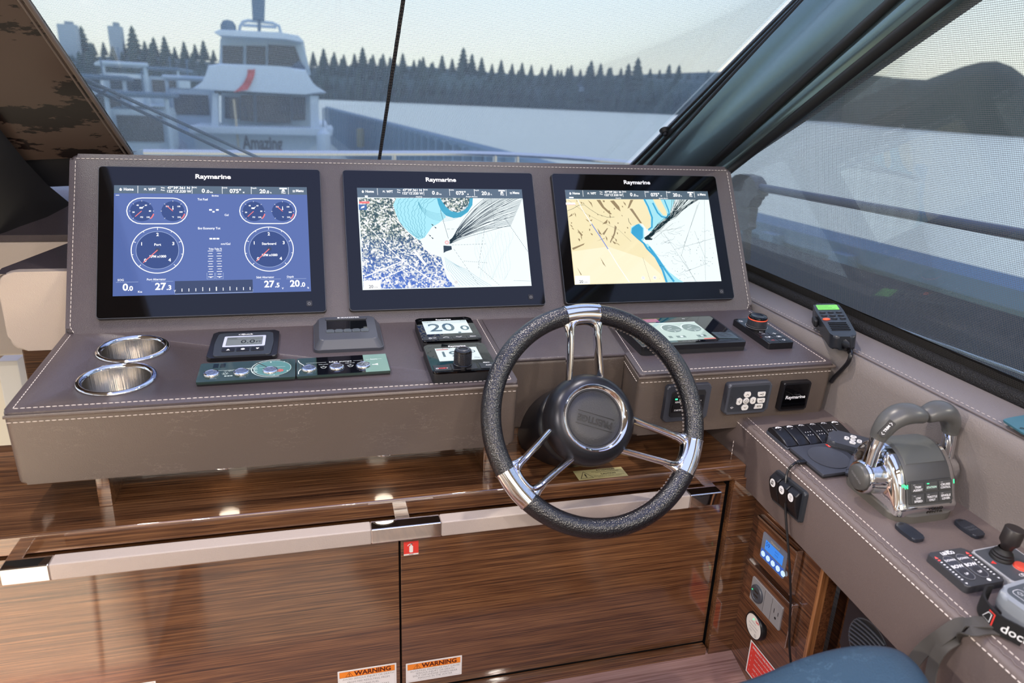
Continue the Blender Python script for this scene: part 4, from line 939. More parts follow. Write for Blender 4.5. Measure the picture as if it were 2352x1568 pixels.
for x, y in ((1030, 655), (1000, 628), (975, 735), (1000, 760)): m.poly(pts((x, y), (x+26, y+10), (x+20, y+22)), .0009)
m.build('track_print', E_TRK, S1, smooth=0)
m = MB(); g = E_GRY
for k in range(14):
    sp = [f(1420+k*30+18*math.sin(j*1.3+k)+j*(10-k*1.2), 700+j*60+12*math.cos(k+j)) for j in range(9) if 700+j*60 < 1230]
    m.ribbon(sp, .0003, .0007)
m.build('fine_contour_print', emis('chart_fine', (.45, .58, .58), 1), S1, smooth=0)
m = MB(); 
m.ring(f(1160, 815), .0032, .0042, .0011).ring(f(1160, 815), .0018, .0024, .0012); m.rect(*f(282, 425), *f(385, 405), .0011)
m.build('vessel_print', E_RED, S1, smooth=0)
m = MB().poly(pts((326, 1195), (497, 1192), (500, 1283), (328, 1288)), .0011).rect(*f(340, 362), *f(368, 345), .0011)
for a, b, w in (((620, 560), (1250, 1180), .0012), ((330, 1160), (760, 985), .002), ((380, 1240), (740, 1075), .0016), ((330, 610), (660, 950), .0012), ((660, 960), (1090, 1245), .002), ((830, 890), (950, 1040), .005)): m.ribbon(pts(a, b), w, .0008)
for x, y in ((1120, 1211), (1252, 1211)): m.disc(f(x, y), .0042, .0011)
m.text('Head-Up', *f(882, 357), .0036, .0009, bold=.02).text('(Relative Motion)', *f(1408, 357), .0036, .0009, bold=.02)
m.build('white_print', E_W, S1, smooth=0)
m = MB().text('20', *f(402, 1258), .0092, .0013, bold=.01).text('.0 ft', *f(450, 1264), .005, .0013)
for k, (x, y) in enumerate(((1120, 1211), (1252, 1211))):
    c = f(x, y); m.ring(c, .0026, .0031, .0013, n=20).rect(c[0]-.0016, c[1]-.0003, c[0]+.0016, c[1]+.0003, .0013)
    if k: m.rect(c[0]-.0003, c[1]-.0016, c[0]+.0003, c[1]+.0016, .0013)
m.build('black_print', E_BLK, S1, smooth=0)
p = f(318, 462); MB().rect(p[0]-.008, p[1]-.006, p[0]+.008, p[1]+.006, .0012).build('view_key', emis('key_blue', (.06, .16, .42), 1), S1, smooth=0); MB().poly([(p[0]-.004, p[1]-.003), (p[0]+.003, p[1]-.001), (p[0]+.004, p[1]+.003), (p[0]-.002, p[1]+.001)], .0014).build('view_symbol', E_W, S1, smooth=0)
# sea chart page
f = dl(2); rnd = random.Random(5)
coast = [(1060, 393), (1100, 470), (1140, 580), (1138, 680), (1100, 706), (1058, 650), (1030, 640)]
coast2 = [(930, 735), (1000, 800), (1060, 850), (1095, 905), (1180, 992), (1250, 1120), (1292, 1246)]
MB().poly(pts((1058, 393), (1390, 393), (1330, 560), (1230, 640), (1150, 720), (1110, 720), (1140, 600)), .0004).poly(pts((930, 690), (1010, 625), (1070, 690), (1075, 800), (1040, 850), (990, 800), (930, 740)), .00045).poly(pts((1060, 850), (1110, 850), (1180, 930), (1260, 1050), (1330, 1140), (1420, 1210), (1480, 1246), (1292, 1246), (1240, 1120), (1180, 990), (1090, 910)), .0004).build('shallow_print', E_CYAN, S2, smooth=0)
m = MB(); wd_ = .006
m.ribbon(pts(*[(x+14, y) for x, y in coast[:5]]), .004, .0006); m.ribbon(pts(*[(x+12, y) for x, y in coast2[1:]]), .005, .0006); m.ribbon(pts((1160, 430), (1210, 530), (1250, 570), (1310, 585), (1320, 540)), .004, .0006)
m.ribbon(pts((1280, 400), (1320, 500), (1335, 560)), .003, .0006); m.poly(pts((945, 690), (1010, 640), (1060, 690), (1060, 790), (1030, 820), (985, 790), (940, 740)), .0006)
m.ribbon(pts((1120, 880), (1210, 1000), (1290, 1120), (1380, 1240)), .005, .0006)
m.build('fringe_print', emis('fringe_blue', (.05, .42, .72), 1), S2, smooth=0)
land = [(268, 393)]+coast+[(940, 672)]+coast2+[(358, 1272)]
MB().poly(pts(*land), .0007).poly(pts((1162, 393), (1238, 393), (1300, 515), (1308, 560), (1270, 560), (1220, 500)), .0007).build('land_print', E_TAN, S2, smooth=0)
MB().poly(pts((330, 930), (700, 880), (1060, 1000), (1240, 1160), (1280, 1240), (365, 1262)), .0008).build('low_land', E_TAN2, S2, smooth=0)
m = MB()
for a in ([(490, 400), (520, 440), (545, 480), (530, 430)], [(580, 400), (640, 480), (720, 550), (740, 545), (660, 470), (620, 400)], [(720, 410), (790, 490), (830, 520), (815, 470), (760, 405)], [(930, 400), (960, 400), (920, 480), (900, 490)], [(920, 490), (950, 490), (1050, 640), (1030, 640)], [(590, 690), (640, 760), (610, 750)], [(700, 690), (660, 760), (640, 750), (690, 690)], [(770, 660), (790, 680), (770, 760), (725, 845), (720, 830), (760, 740)], [(385, 700), (440, 760), (430, 775), (400, 740)], [(330, 895), (460, 845), (450, 862), (340, 915)], [(640, 650), (695, 600), (690, 640)], [(660, 800), (580, 825), (670, 790)], [(620, 990), (680, 1090), (650, 1060)], [(380, 1090), (430, 1170), (420, 1172)], [(290, 580), (330, 540), (335, 560)], [(510, 610), (540, 600), (530, 620)]):
    m.poly(pts(*a), .0009)
for k in range(46):
    x = rnd.uniform(300, 900); y = rnd.uniform(400, 860+(x-300)*.1); a = rnd.uniform(.6, 1.4); L__ = rnd.uniform(14, 60); w__ = rnd.uniform(4, 11)
    if (x-300)*.25+y > 980: continue
    m.poly(pts((x, y), (x+L__*.5*math.cos(a)+w__, y+L__*.5*math.sin(a)-w__*.4), (x+L__*math.cos(a), y+L__*math.sin(a)), (x+L__*.5*math.cos(a)-w__*.3, y+L__*.5*math.sin(a)+w__*.5)), .0009)
m.build('hill_print', E_HILL, S2, smooth=0)
m = MB()
for k in range(34):
    x1 = 1350+rnd.uniform(0, 290); sp = [f(1092+rnd.uniform(-12, 30), 795+rnd.uniform(-12, 16)), f(1230+rnd.uniform(-25, 25), 670+rnd.uniform(-25, 30)), f(1370+rnd.uniform(-30, 30), 560+rnd.uniform(-30, 30)), f(x1, 398)]
    m.ribbon(sp, .00075, .001)
m.poly(pts((1070, 790), (1110, 760), (1130, 790), (1160, 800), (1150, 812), (1090, 812)), .001)
for a, b in (((1690, 400), (1702, 1230)), ((1640, 420), (1480, 870)), ((1590, 720), (1700, 1000)), ((1620, 450), (1450, 980)), ((1370, 640), (1170, 800)), ((1270, 740), (1610, 1240)), ((1380, 910), (1800, 790)), ((1490, 1140), (1725, 1050)), ((1450, 960), (1600, 1240)), ((1130, 740), (1460, 685))): m.ribbon(pts(a, b), .0004, .0009)
m.ribbon(pts((275, 515), (340, 490), (400, 455), (455, 450), (520, 500), (600, 550), (690, 578), (765, 576)), .0007, .001); m.ribbon(pts((908, 588), (915, 625), (938, 655)), .001, .001)
for a, b in (((290, 400), (480, 545)), ((480, 545), (640, 630)), ((640, 630), (810, 708)), ((810, 708), (940, 830)), ((1058, 995), (1140, 1246))):
    for k in range(16): m.ribbon(pts((a[0]+(b[0]-a[0])*k/16, a[1]+(b[1]-a[1])*k/16), (a[0]+(b[0]-a[0])*(k+.6)/16, a[1]+(b[1]-a[1])*(k+.6)/16)), .0006, .001)
for k in range(26):
    x, y = rnd.uniform(1190, 1700), rnd.uniform(700, 1180); a = rnd.uniform(-.5, .9); L__ = rnd.uniform(60, 170)
    m.ribbon([f(x+L__*j/6*math.cos(a)+8*math.sin(j+k), y+L__*j/6*math.sin(a)+8*math.cos(j*1.3+k)) for j in range(7)], .0003, .0009)
for k in range(90): x, y = rnd.uniform(1200, 1800), rnd.uniform(620, 1220); m.disc(f(x, y), rnd.uniform(.0004, .0009), .0009, 6)
m.build('track_print', E_TRK, S2, smooth=0)
m = MB().ribbon(pts((385, 394), (430, 490), (530, 645)), .0013, .001).ribbon(pts((700, 905), (800, 1070), (920, 1247)), .0014, .001).poly(pts((358, 1182), (512, 1180), (514, 1262), (360, 1268)), .0011).rect(*f(268, 452), *f(362, 428), .001)
for x, y in ((1062, 1203), (1180, 1200)): m.disc(f(x, y), .0042, .0011)
m.text('Head-Up', *f(806, 382), .0036, .0009, bold=.02).text('Relative Motion', *f(1270, 385), .0036, .0009, bold=.02).rect(*f(300, 382), *f(345, 370), .0009)
m.build('white_print', E_W, S2, smooth=0)
MB().ribbon(pts((530, 645), (620, 780), (700, 905)), .0022, .001).build('highway', E_ROADB, S2, smooth=0)
MB().ribbon(pts((270, 450), (362, 450)), .0008, .0012).build('red_line', E_RED, S2, smooth=0)
m = MB().text('20', *f(424, 1243), .0092, .0013, bold=.01).text('.0 ft', *f(470, 1248), .005, .0013)
for k, (x, y) in enumerate(((1062, 1203), (1180, 1200))):
    c = f(x, y); m.ring(c, .0026, .0031, .0013, n=20).rect(c[0]-.0016, c[1]-.0004, c[0]+.0016, c[1]+.0004, .0013)
    if k: m.rect(c[0]-.0004, c[1]-.0016, c[0]+.0004, c[1]+.0016, .0013)
m.build('black_print', E_BLK, S2, smooth=0)
# ------------------------------------------------------------------ steering wheel
wh = thing('steering_wheel', 'black leather steering wheel with three forked chrome spokes and a grey hub', 'steering wheel', FWH.m())
RR, RT = .1793, .0168
SP = [math.radians(a) for a in (91, -26, 214)]; HW = math.radians(9.3)
def arc(a0, a1, n): return [(RR*math.cos(a0+(a1-a0)*i/n), RR*math.sin(a0+(a1-a0)*i/n), 0) for i in range(n+1)]
for k, (a, b) in enumerate(((-26, 91), (91, 214), (214, 334))):
    g = MB().tube(arc(math.radians(a)+HW, math.radians(b)-HW, 40), RT, 20, up=(0, 0, 1)).build('grip', RIML, wh)
    m = MB(); n = 44
    for i in range(n):
        t = math.radians(a)+HW+(math.radians(b-a)-2*HW)*(i+.5)/n; r0 = RR-RT*.93
        for z0 in (-.0042, -.0085): m.tube([(r0*math.cos(t-.006), r0*math.sin(t-.006), z0), (r0*math.cos(t+.012), r0*math.sin(t+.012), z0-.0012)], .0007, 4)
    m.build('stitching', THREADD, g, kind='stuff')
for a in SP:
    R_ = RZ(a-PI/2)
    s = MB().tube(arc(a-HW, a+HW, 14), RT+.0004, 20, up=(0, 0, 1))
    for e in (-1, 1):
        t = a+e*HW; s.tube([(RR*math.cos(t-.006), RR*math.sin(t-.006), 0), (RR*math.cos(t+.006), RR*math.sin(t+.006), 0)], RT+.0011, 20, up=(0, 0, 1))
    U = spline([(-.030, .058, -.034), (-.0275, .090, -.022), (-.0245, .135, -.006), (-.0235, .150, -.002), (-.019, .1605, -.001), (-.009, .1645, 0), (.009, .1645, 0), (.019, .1605, -.001), (.0235, .150, -.002), (.0245, .135, -.006), (.0275, .090, -.022), (.030, .058, -.034)], 5)
    s.tube(U, .0125, 14, flat=.47, up=(0, 0, 1), M=R_)
    for e in (-1, 1): s.tube(spline([(e*.0245, .140, -.004), (e*.0275, .158, -.001), (e*.031, .170, 0)], 4), [.007]*4+[.008]*4+[.006], 10, M=R_)
    s.build('spoke', CHROME, wh, smooth=50)
hub = MB().lathe([(.0565, .0010), (.0615, -.0005), (.0690, -.006), (.0750, -.015), (.0788, -.028), (.0795, -.042), (.0760, -.058), (.066, -.070), (.05, -.076), (0, -.076)], 56).build('hub', HUBM, wh, smooth=60)
MB().lathe([(.0572, -.001), (.0572, .0016), (.0560, .0026), (.0545, .0018), (.0500, -.0018), (.0478, -.0058), (.0470, -.0095)], 56).build('trim_ring', CHROME, wh, smooth=60)
MB().lathe([(.0476, -.009), (.0460, -.0062), (.030, -.0050), (0, -.0046)], 48).build('centre_pad', leather('pad_leather', '2b2b2f', '38383c', .42, grain=620, wr=0), wh, smooth=60)
A = math.radians(160.5)
m = MB().text('PRESTIGE', 0, -.0052, .0155, -.0044, bold=.03, width=.062, depth=.0006, rot=A)
for yy in (.0108, -.0108): m.box((0, 0, 0), (.066, .0009, .0012), M=TR(0, -.0052, -.0044) @ RZ(A) @ TR(0, yy, 0))
m.build('lettering', mat('embossed_black', '1a1a1d', .25), wh, smooth=0)
MB().lathe([(.052, -.072), (.0565, -.076), (.0565, -.088), (.066, -.092), (.0725, -.098), (.0745, -.106), (.0755, -.235)], 48).build('column_shroud', BLK, wh, smooth=50)
# ------------------------------------------------------------------ cup holders
for i, (x, y) in enumerate(((-.5835, -.0835), (-.5825, -.2065))):
    c = thing('cup_holder', ('polished steel cup holder set into the port pod, beside the screen panel', 'polished steel cup holder set into the port pod, nearer the pod front edge')[i], 'cup holder', FT.m(x, y), 'cup holders in the port pod')
    MB().lathe([(.0595, 0), (.0598, .0018), (.0575, .0042), (.0535, .0046), (.0500, .0030), (.0488, -.002)], 64).build('rim', CHROME, c, smooth=70)
    if i == 0:
        nt_ = STEEL.node_tree; tc_ = nt_.nodes.new('ShaderNodeTexCoord'); mp_ = nt_.nodes.new('ShaderNodeMapping'); mp_.inputs['Scale'].default_value = (260, 260, 2); nz_ = nt_.nodes.new('ShaderNodeTexNoise'); nz_.inputs['Scale'].default_value = 1; bp_ = nt_.nodes.new('ShaderNodeBump'); bp_.inputs['Strength'].default_value = .5; bp_.inputs['Distance'].default_value = .0012
        for a_, b_ in ((tc_.outputs['Object'], mp_.inputs[0]), (mp_.outputs[0], nz_.inputs['Vector']), (nz_.outputs[0], bp_.inputs['Height']), (bp_.outputs[0], nt_.nodes['Principled BSDF'].inputs['Normal'])): nt_.links.new(a_, b_)
    bm_ = MB().lathe([(.0489, .0), (.0482, -.025), (.0465, -.060), (.044, -.064), (0, -.066)], 64).build('cup', STEEL, c, smooth=50)
    # the pod leather is cut away inside the rim
for x, y in ((-.5835, -.0835), (-.5825, -.2065)):
    cut = MB().lathe([(0, -.07), (.0492, -.07), (.0492, .03), (0, .03)], 40, FT.m(x, y)).build('cutter', BLKM)
    for ch in lp.children:
        if ch.name.split('.')[0] in ('body', 'top'):
            md_ = ch.modifiers.new('hole', 'BOOLEAN'); md_.object = cut; md_.operation = 'DIFFERENCE'; md_.solver = 'EXACT'
            dg = bpy.context.evaluated_depsgraph_get(); dg.update(); me = bpy.data.meshes.new_from_object(ch.evaluated_get(dg)); ch.modifiers.clear(); ch.data = me
    bpy.data.objects.remove(cut)
# ------------------------------------------------------------------ gauges and panels on the port pod
k2 = Z(440, 740, 900, 2352); k3 = Z(930, 720, 1200, 2352)
def tq(zf, a, b, off, o=(0, 0)): p = FT.uv(*zf(a, b), off); return (p.x-o[0], p.y-o[1])
O = (-.3963, -.0955); t = thing('chain_counter', 'small dark chain counter gauge with grey display, left end of the port pod gauges', 'gauge', FT.m(*O))
MB().prism(rrect(-.0583, -.0608, .0583, .0608, .008), 0, .0075, .003, 3).build('housing', BLK, t)
MB().prism(rpoly([(-.0475, .047), (.0475, .047), (.0505, 0), (.0475, -.057), (-.0475, -.057), (-.0505, 0)], .008), .007, .0095, .0012).build('face', mat('slate_face', '2c3138', .4), t)
q = .0098
MB().poly(rrect(-.036, -.0195, .036, .030, .003), q).build('display_frame', LCDF, t, smooth=0)
MB().rect(-.031, -.0135, .031, .0245, q+.0003).build('display', LCDG, t, smooth=0)
m = MB().text('0.0', .006, .001, .021, q+.0006, width=.024).text('FT', .0245, -.001, .009, q+.0006).text('CHAIN', -.0215, .018, .005, q+.0006)
m.ribbon([(-.031, .0135), (.031, .0135)], .0004, q+.0005); m.build('digits', LCDD, t, smooth=0)
for k, x in enumerate((-.0245, 0, .0245)):
    b = MB().prism(rrect(x-.0105, -.0405, x+.0105, -.0255, .002), .0093, .0104, .0004).build('button', BLK, t)
    mm = MB(); 
    if k == 0: mm.poly([(x-.0032, -.0362), (x+.0032, -.0362), (x, -.0300)], .0107)
    elif k == 1: mm.disc((x, -.033), .0034, .0107)
    else: mm.poly([(x-.0032, -.0300), (x+.0032, -.0300), (x, -.0362)], .0107)
    mm.build('symbol', WHT, b, smooth=0)
MB().text('Quick', .002, .0375, .0082, q, bold=.02).ring((-.0085, .0372), .0035, .0045, q, sy=.6).build('lettering', WHT, t, smooth=0)
O = (-.2122, -.0716); t = thing('stabiliser_display', 'dark grey gyro stabiliser display with sloping sides and five round topped keys', 'display', FT.m(*O))
MB().prism(rrect(-.0630, -.0680, .0630, .0680, .012), 0, .006, .001).build('base', GRY, t)
MB().prism(rrect(-.0625, -.0675, .0625, .0675, .012), .005, .0215, .002, inset=.16).build('housing', GRY2, t)
MB().rect(-.0385, -.0105, .0365, .040, .0219).build('screen', mat('dead_screen', '0a0c10', .06), t, smooth=0)
MB().box((-.001, .0435, .0225), (.078, .011, .004), .001).build('brand_strip', GRY, t)
MB().text('SEAKEEPER', .006, .0435, .0075, .0247, bold=.02, width=.036).rect(-.0175, .0410, -.0135, .0460, .0247).build('lettering', WHT, t, smooth=0)
for k in range(5):
    x = -.0325+k*.0158
    MB().prism(rrect(x-.0072, -.026, x+.0072, -.012, .0028), .0208, .0235, .0012).ring((x, -.0265), .0085, .0093, .0237, math.radians(50), math.radians(130), 10).build('button', mat('key_slate', '4f565c', .35), t)
O = (-.3823, -.211); t = thing('navigation_switch_panel', 'green glass switch panel with three steel push buttons, lettered navigation', 'switch panel', FT.m(*O) @ RZ(.012))
def glass_panel(t, hw, hh):
    MB().box((0, 0, .0015), (2*hw-.002, 2*hh-.002, .003), .0005).build('base', BLKM, t)
    MB().prism(rrect(-hw, -hh, hw, hh, .003), .003, .0070, .0008).build('glass', GSW, t)
def push(t, x, y):
    b = MB().lathe([(.0128, .007), (.0128, .0085), (.0118, .0105), (.0100, .0112)], 28, TR(x, y)).build('button', CHROME, t)
    MB().lathe([(.0100, .0112), (.0096, .0108), (0, .0108)], 28, TR(x, y)).ring((x, y), .0058, .0063, .0110).build('button_face', STEEL, b, smooth=40)
    MB().disc((x+.0085, y-.0048), .0009, .0114, 8).build('button_lamp', DKP, b, smooth=0)
glass_panel(t, .0767, .0365)
c = (.0395, .002); q = .0073
MB().poly([p for p in stad(c, .060, .060, 14) if True], q-.0001).build('dial_print', GSWC, t, smooth=0)
m = MB(); m.ring(c, .0333, .0345, q, math.radians(70), math.radians(290), 40).ring(c, .0297, .0303, q, 0, 2*PI, 48)
m.ribbon([(-.055, .0035), (-.020, .0035)], .0006, q).ribbon([(.018, .006), (.060, .006)], .0006, q).text('navigation', -.001, .006, .0075, q, bold=.01, width=.031)
for x in (-.0345, .0115):
    m.ring((x, -.0095), .0022, .0028, q, n=16)
    for j in range(8): a = j*PI/4; m.ribbon([(x+.0034*math.cos(a), -.0095+.0034*math.sin(a)), (x+.0052*math.cos(a), -.0095+.0052*math.sin(a))], .0006, q)
for j in range(3): m.rect(-.035+j*.0045, -.0205, -.0315+j*.0045, -.0180, q)
m.text('nav lights', -.030, .0005, .004, q).text('anchor light', .006, .0005, .004, q)
for s_, x, y in (('3', .0635, -.012), ('1', .043, -.026), ('5', .036, .0265), ('4', .058, .0255)): m.text(s_, x, y, .0055, q, bold=.02)
m.build('lettering', mat('pale_print', 'c2d2ce', .5), t, smooth=0)
MB().ribbon([(.014, .0275), (.032, .006)], .0014, q+.0001).disc((.032, .006), .0018, q+.0001, 12).build('dial_needle', DKP, t, smooth=0)
m = MB().ring((.052, -.009), .0030, .0042, q+.0001, n=20).disc((.052, -.009), .0015, q+.0001, 10)
for j in range(8): a = j*PI/4; m.ribbon([(.052+.0042*math.cos(a), -.009+.0042*math.sin(a)), (.052+.0056*math.cos(a), -.009+.0056*math.sin(a))], .0014, q+.0001)
m.build('warning_symbol', REDP, t, smooth=0)
m = MB()
for x in (-.052, -.041):
    for j in range(3): m.rect(x-.0042, .0165+j*.0055, x+.0042, .0200+j*.0055, q)
m.build('tank_print', GSWB, t, smooth=0)
for x in (-.0555, -.0095, .0365): push(t, x, -.0095)
O = (-.2263, -.2085); t = thing('bilge_switch_panel', 'black and green glass switch panel with three steel buttons for the bilge pumps', 'switch panel', FT.m(*O) @ RZ(.02))
glass_panel(t, .0775, .0365)
MB().rect(-.044, -.0358, .036, .0362, q-.0001).build('black_print', GSWB, t, smooth=0); MB().rect(.036, -.0358, .0768, .0362, q-.0001).build('pale_print', GSWL, t, smooth=0)
m = MB().text('bilge pumps', -.004, .0135, .0072, q, width=.038).ribbon([(-.062, .0135), (-.028, .0135)], .0005, q).ribbon([(.018, .0135), (.034, .0135)], .0005, q).text('horn', .054, .0155, .0062, q, bold=.01).ribbon([(.040, .0155), (.047, .0155)], .0005, q).ribbon([(.061, .0155), (.068, .0155)], .0005, q)
m.ribbon([(-.0745+.010*math.exp(-((y-.002)/.012)**2), y) for y in [-.028+.004*j for j in range(15)]], .0012, q)
for x in (-.033, .012):
    m.ribbon([(x-.0055, -.0045), (x+.0055, -.0045)], .0006, q).ribbon([(x-.0045, -.0062), (x-.002, -.0105), (x+.002, -.0105), (x+.0045, -.0062)], .0007, q).text('bilge pump', x, .0055, .0036, q).ribbon([(x-.0015, -.002), (x+.0015, -.002)], .0008, q)
m.poly([(.049, -.006), (.053, -.006), (.059, -.003), (.059, -.010), (.053, -.0078), (.049, -.0078)], q)
m.build('lettering', mat('white_glass_print', 'dfe6e4', .5), t, smooth=0)
for x in (-.0570, -.0115, .0335): push(t, x, -.0105)
# instrument heads
def head(name, label, O):
    t = thing(name, label, 'display', FT.m(*O) @ RZ(.006))
    MB().prism(rrect(-.0560, -.0590, .0560, .0590, .008), 0, .0185, .003, 3).build('housing', BLKM, t)
    MB().prism(rrect(-.0562, -.0592, .0562, .0592, .009), .0175, .0215, .0018, 3).build('bezel', BLKG, t)
    MB().poly(rrect(-.0535, -.0565, .0535, .0565, .007), .0217).build('glass', BLKG, t, smooth=0); return t
def corner(t):
    m = MB()
    for s_ in (-1, 1): m.ring((s_*.050, .0535), .0085, .0092, .0219, *( (PI, 1.5*PI) if s_ > 0 else (1.5*PI, 2*PI)), 10)
    m.build('corner_print', GRY, t, smooth=0)
t = head('depth_display', 'square black instrument head reading 20.0 beside the screen panel', (-.0246, -.0972)); corner(t)
q = .0220
MB().rect(-.0443, -.0265, .0440, .0405, q).build('screen', E_LCD, t, smooth=0)
m = MB().text('20', -.011, .003, .055, q+.0003, bold=.012, width=.050).text('.', .0195, -.0135, .040, q+.0003, bold=.02).text('0', .0335, -.003, .032, q+.0003, bold=.012, width=.0175)
m.text('Depth', -.0345, .035, .0075, q+.0003).text('Feet', .0365, .0355, .0065, q+.0003); m.build('digits', emis('lcd_ink', (.06, .13, .18), 1), t, smooth=0)
m = MB().text('Raymarine', -.0005, .0465, .0085, q, bold=.02, width=.030)
m.ribbon([(-.0165, -.047), (-.011, -.0435), (-.0055, -.047)], .0011, q+.0006).ribbon([(.0085, -.0435), (.014, -.047), (.0195, -.0435)], .0011, q+.0006).text('Menu', .0405, -.0455, .005, q+.0006, bold=.02).ring((-.041, -.047), .0018, .0028, q+.0006, n=14).text('123', -.0335, -.0465, .005, q+.0006)
m.build('lettering', WHT, t, smooth=0)
for x in (-.041, -.0135, .0135, .041): MB().box((x, -.0468, q), (.0255, .0150, .001), .0005).build('button', BLK, t)
t = head('autopilot_head', 'square black autopilot head with ribbed rotary knob at the front edge of the port pod', (-.0262, -.2305)); corner(t)
MB().rect(-.0380, -.0170, .0380, .0385, q).build('screen', E_LCD, t, smooth=0)
m = MB().text('199', -.008, .010, .032, q+.0003, bold=.012, width=.046).ring((.027, .019), .0036, .0056, q+.0003).text('Mag', .030, -.0085, .0055, q+.0003); 
for j in range(6): m.rect(-.024+j*.012, .0345, -.0233+j*.012, .0375, q+.0003)
m.build('digits', emis('lcd_ink2', (.06, .13, .18), 1), t, smooth=0)
MB().poly([(-.0365, .0290), (-.016, .0300), (-.013, .0320), (-.016, .0345), (-.0365, .0340)], q+.0003).build('rudder_bar', emis('lcd_rose', (.55, .22, .22), 1), t, smooth=0)
m = MB().text('Raymarine', .004, .0455, .0085, q, bold=.02, width=.032).text('Menu', .0415, -.0320, .005, q+.0006, bold=.02).text('Auto', .0430, -.0430, .005, q+.0006, bold=.02).ring((-.047, -.0465), .0016, .0024, q+.0006, n=14).disc((-.0295, -.0465), .001, q+.0006, 8)
m.build('lettering', WHT, t, smooth=0)
for x, w_ in ((-.0385, .029), (-.012, .020), (.012, .020), (.0405, .026)): MB().box((x, -.0435, q), (w_, .022, .001), .0005).build('button', BLK, t)
MB().text('STDBY', -.0380, -.0465, .0055, q+.0006, bold=.02).build('red_lettering', REDP, t, smooth=0)
kn = MB().lathe([(.0165, 0), (.0165, .003), (.0150, .004), (.0146, .026), (.0140, .0285), (.0120, .0292), (0, .0288)], 40, TR(-.001, -.034, .0215)).build('rotary_knob', mat('knob_black', '1b1c20', .25), t, smooth=30)
m = MB()
for i in range(36):
    a = i*PI/18
    for j in range(8): m.box((.0149, 0, .0062+j*.0025), (.0012, .0013, .0013), M=TR(-.001, -.034, .0215) @ RZ(a))
m.build('knurling', GRY, kn, smooth=0)
MB().tube([V((-.001+.0095*math.cos(a), -.034+.0095*math.sin(a), .0508)) for a in [i*PI/12 for i in range(24)]], .0014, 6, closed=True).build('knob_ring', GRY2, kn)
# ------------------------------------------------------------------ touch screen and key pad on the starboard pod
t = thing('engine_touch_screen', 'thick black engine touch screen seen through the wheel rim, two round dials', 'display', FT.m(.4425, -.1490))
MB().prism(rrect(-.1125, -.0730, .1125, .0730, .006), 0, .0100, .001).build('base', BLKM, t)
MB().prism(rrect(-.1130, -.0735, .1130, .0735, .006), .0095, .0190, .0022, 3).build('housing', BLK, t)
MB().poly(rrect(-.1080, -.0640, .1090, .0690, .004), .0193).build('glass', BLKG, t, smooth=0)
MB().rect(-.104, -.0600, -.030, .060, .0194).build('side_screen', emis('screen_slate', (.05, .12, .14), 1), t, smooth=0)
q = .0197; scr = MB().rect(-.062, -.0525, .0560, .0400, q).build('screen', E_LCDG, t, smooth=0)
m = MB(); mw2 = MB(); mb2 = MB()
for x in (-.0120, .0330):
    g = (x, .0080); m.disc(g, .0200, q+.0002, 32); mw2.ring(g, .0200, .0222, q+.0004, math.radians(-10), math.radians(190), 40)
    mw2.ribbon([g, (x-.012, .003)], .0012, q+.0004).text('0', x, -.0085, .006, q+.0004, bold=.02).text('rpm', x, .018, .005, q+.0004).ribbon([(x-.016, -.002), (x+.016, -.001)], .0007, q+.0004).text('700', x+.009, -.002, .005, q+.0004)
    mb2.rect(x-.010, -.040, x+.010, -.030, q+.0002); mw2.rect(x-.002, -.0385, x+.004, -.0315, q+.0004)
for x in (-.05, -.035): mb2.rect(x-.004, -.040, x+.004, -.030, q+.0002)
m.build('dial_print', E_SAGE, scr, smooth=0); mb2.build('tank_print', E_SAGE, scr, smooth=0); mw2.rect(-.062, .0370, .056, .0400, q+.0003); mw2.build('mark_print', E_LCD, scr, smooth=0)
MB().rect(.030, -.0525, .056, -.0485, q+.0003).build('alarm_bar', E_RED, scr, smooth=0)
MB().rect(-.085, .046, -.020, .064, q).build('status_strip', E_MAG, scr, smooth=0)
MB().text('VOLVO PENTA', -.002, -.0585, .0052, q, width=.040).build('lettering', GRYP, t, smooth=0)
MB().prism(rpoly([(.0625, -.052), (.104, -.058), (.104, -.026), (.0625, -.020)], .002), .0190, .0204, .0006).build('key_pad', mat('pad_slate', '39454c', .3), t)
m = MB()
for j in range(5): m.ribbon([(.070+.028*i/10, -.047+j*.0055+.003*math.sin(i*.9+j)) for i in range(11)], .0012, .0207)
m.build('leaf_relief', GRY, t, smooth=0)
mm = MB().text('<<', .040, .058, .006, .0198, bold=.02); mm.build('symbol', WHT, t, smooth=0)
t = thing('rotary_key_pad', 'narrow black key pad with large rotary knob at the outer end of the starboard pod', 'keypad', FT.m(.6345, -.1555))
MB().prism(rrect(-.0295, -.0685, .0295, .0685, .004), 0, .0135, .0015, 3).build('housing', BLK, t)
MB().poly(rrect(-.0278, -.0668, .0278, .0668, .003), .0137).build('face', BLKG, t, smooth=0)
kn = MB().lathe([(.0215, 0), (.0215, .003), (.0195, .0042), (.0192, .0165), (.0180, .0185), (0, .0185)], 44, TR(-.001, .0225, .0135)).build('rotary_knob', BLKM, t, smooth=30)
MB().lathe([(.0194, .0165), (.0200, .0175), (.0194, .0190)], 44, TR(-.001, .0225, .0135)).build('red_ring', mat('lit_red_ring', 'e2583e', .4, emit=.35), kn, smooth=60)
MB().lathe([(.0190, .0185), (.0192, .0215), (.0178, .0240), (.0120, .0245), (.0105, .0235), (0, .0232)], 44, TR(-.001, .0225, .0135)).build('knob_cap', BLKG, kn, smooth=60)
m = MB()
for i in range(48): m.box((.0194, 0, .0100), (.0012, .0014, .0115), M=TR(-.001, .0225, .0135) @ RZ(i*PI/24))
m.build('knurling', GRY, kn, smooth=0)
MB().ring((-.001, .0225), .0218, .0232, .0139).build('collar_line', SILV, t, smooth=0)
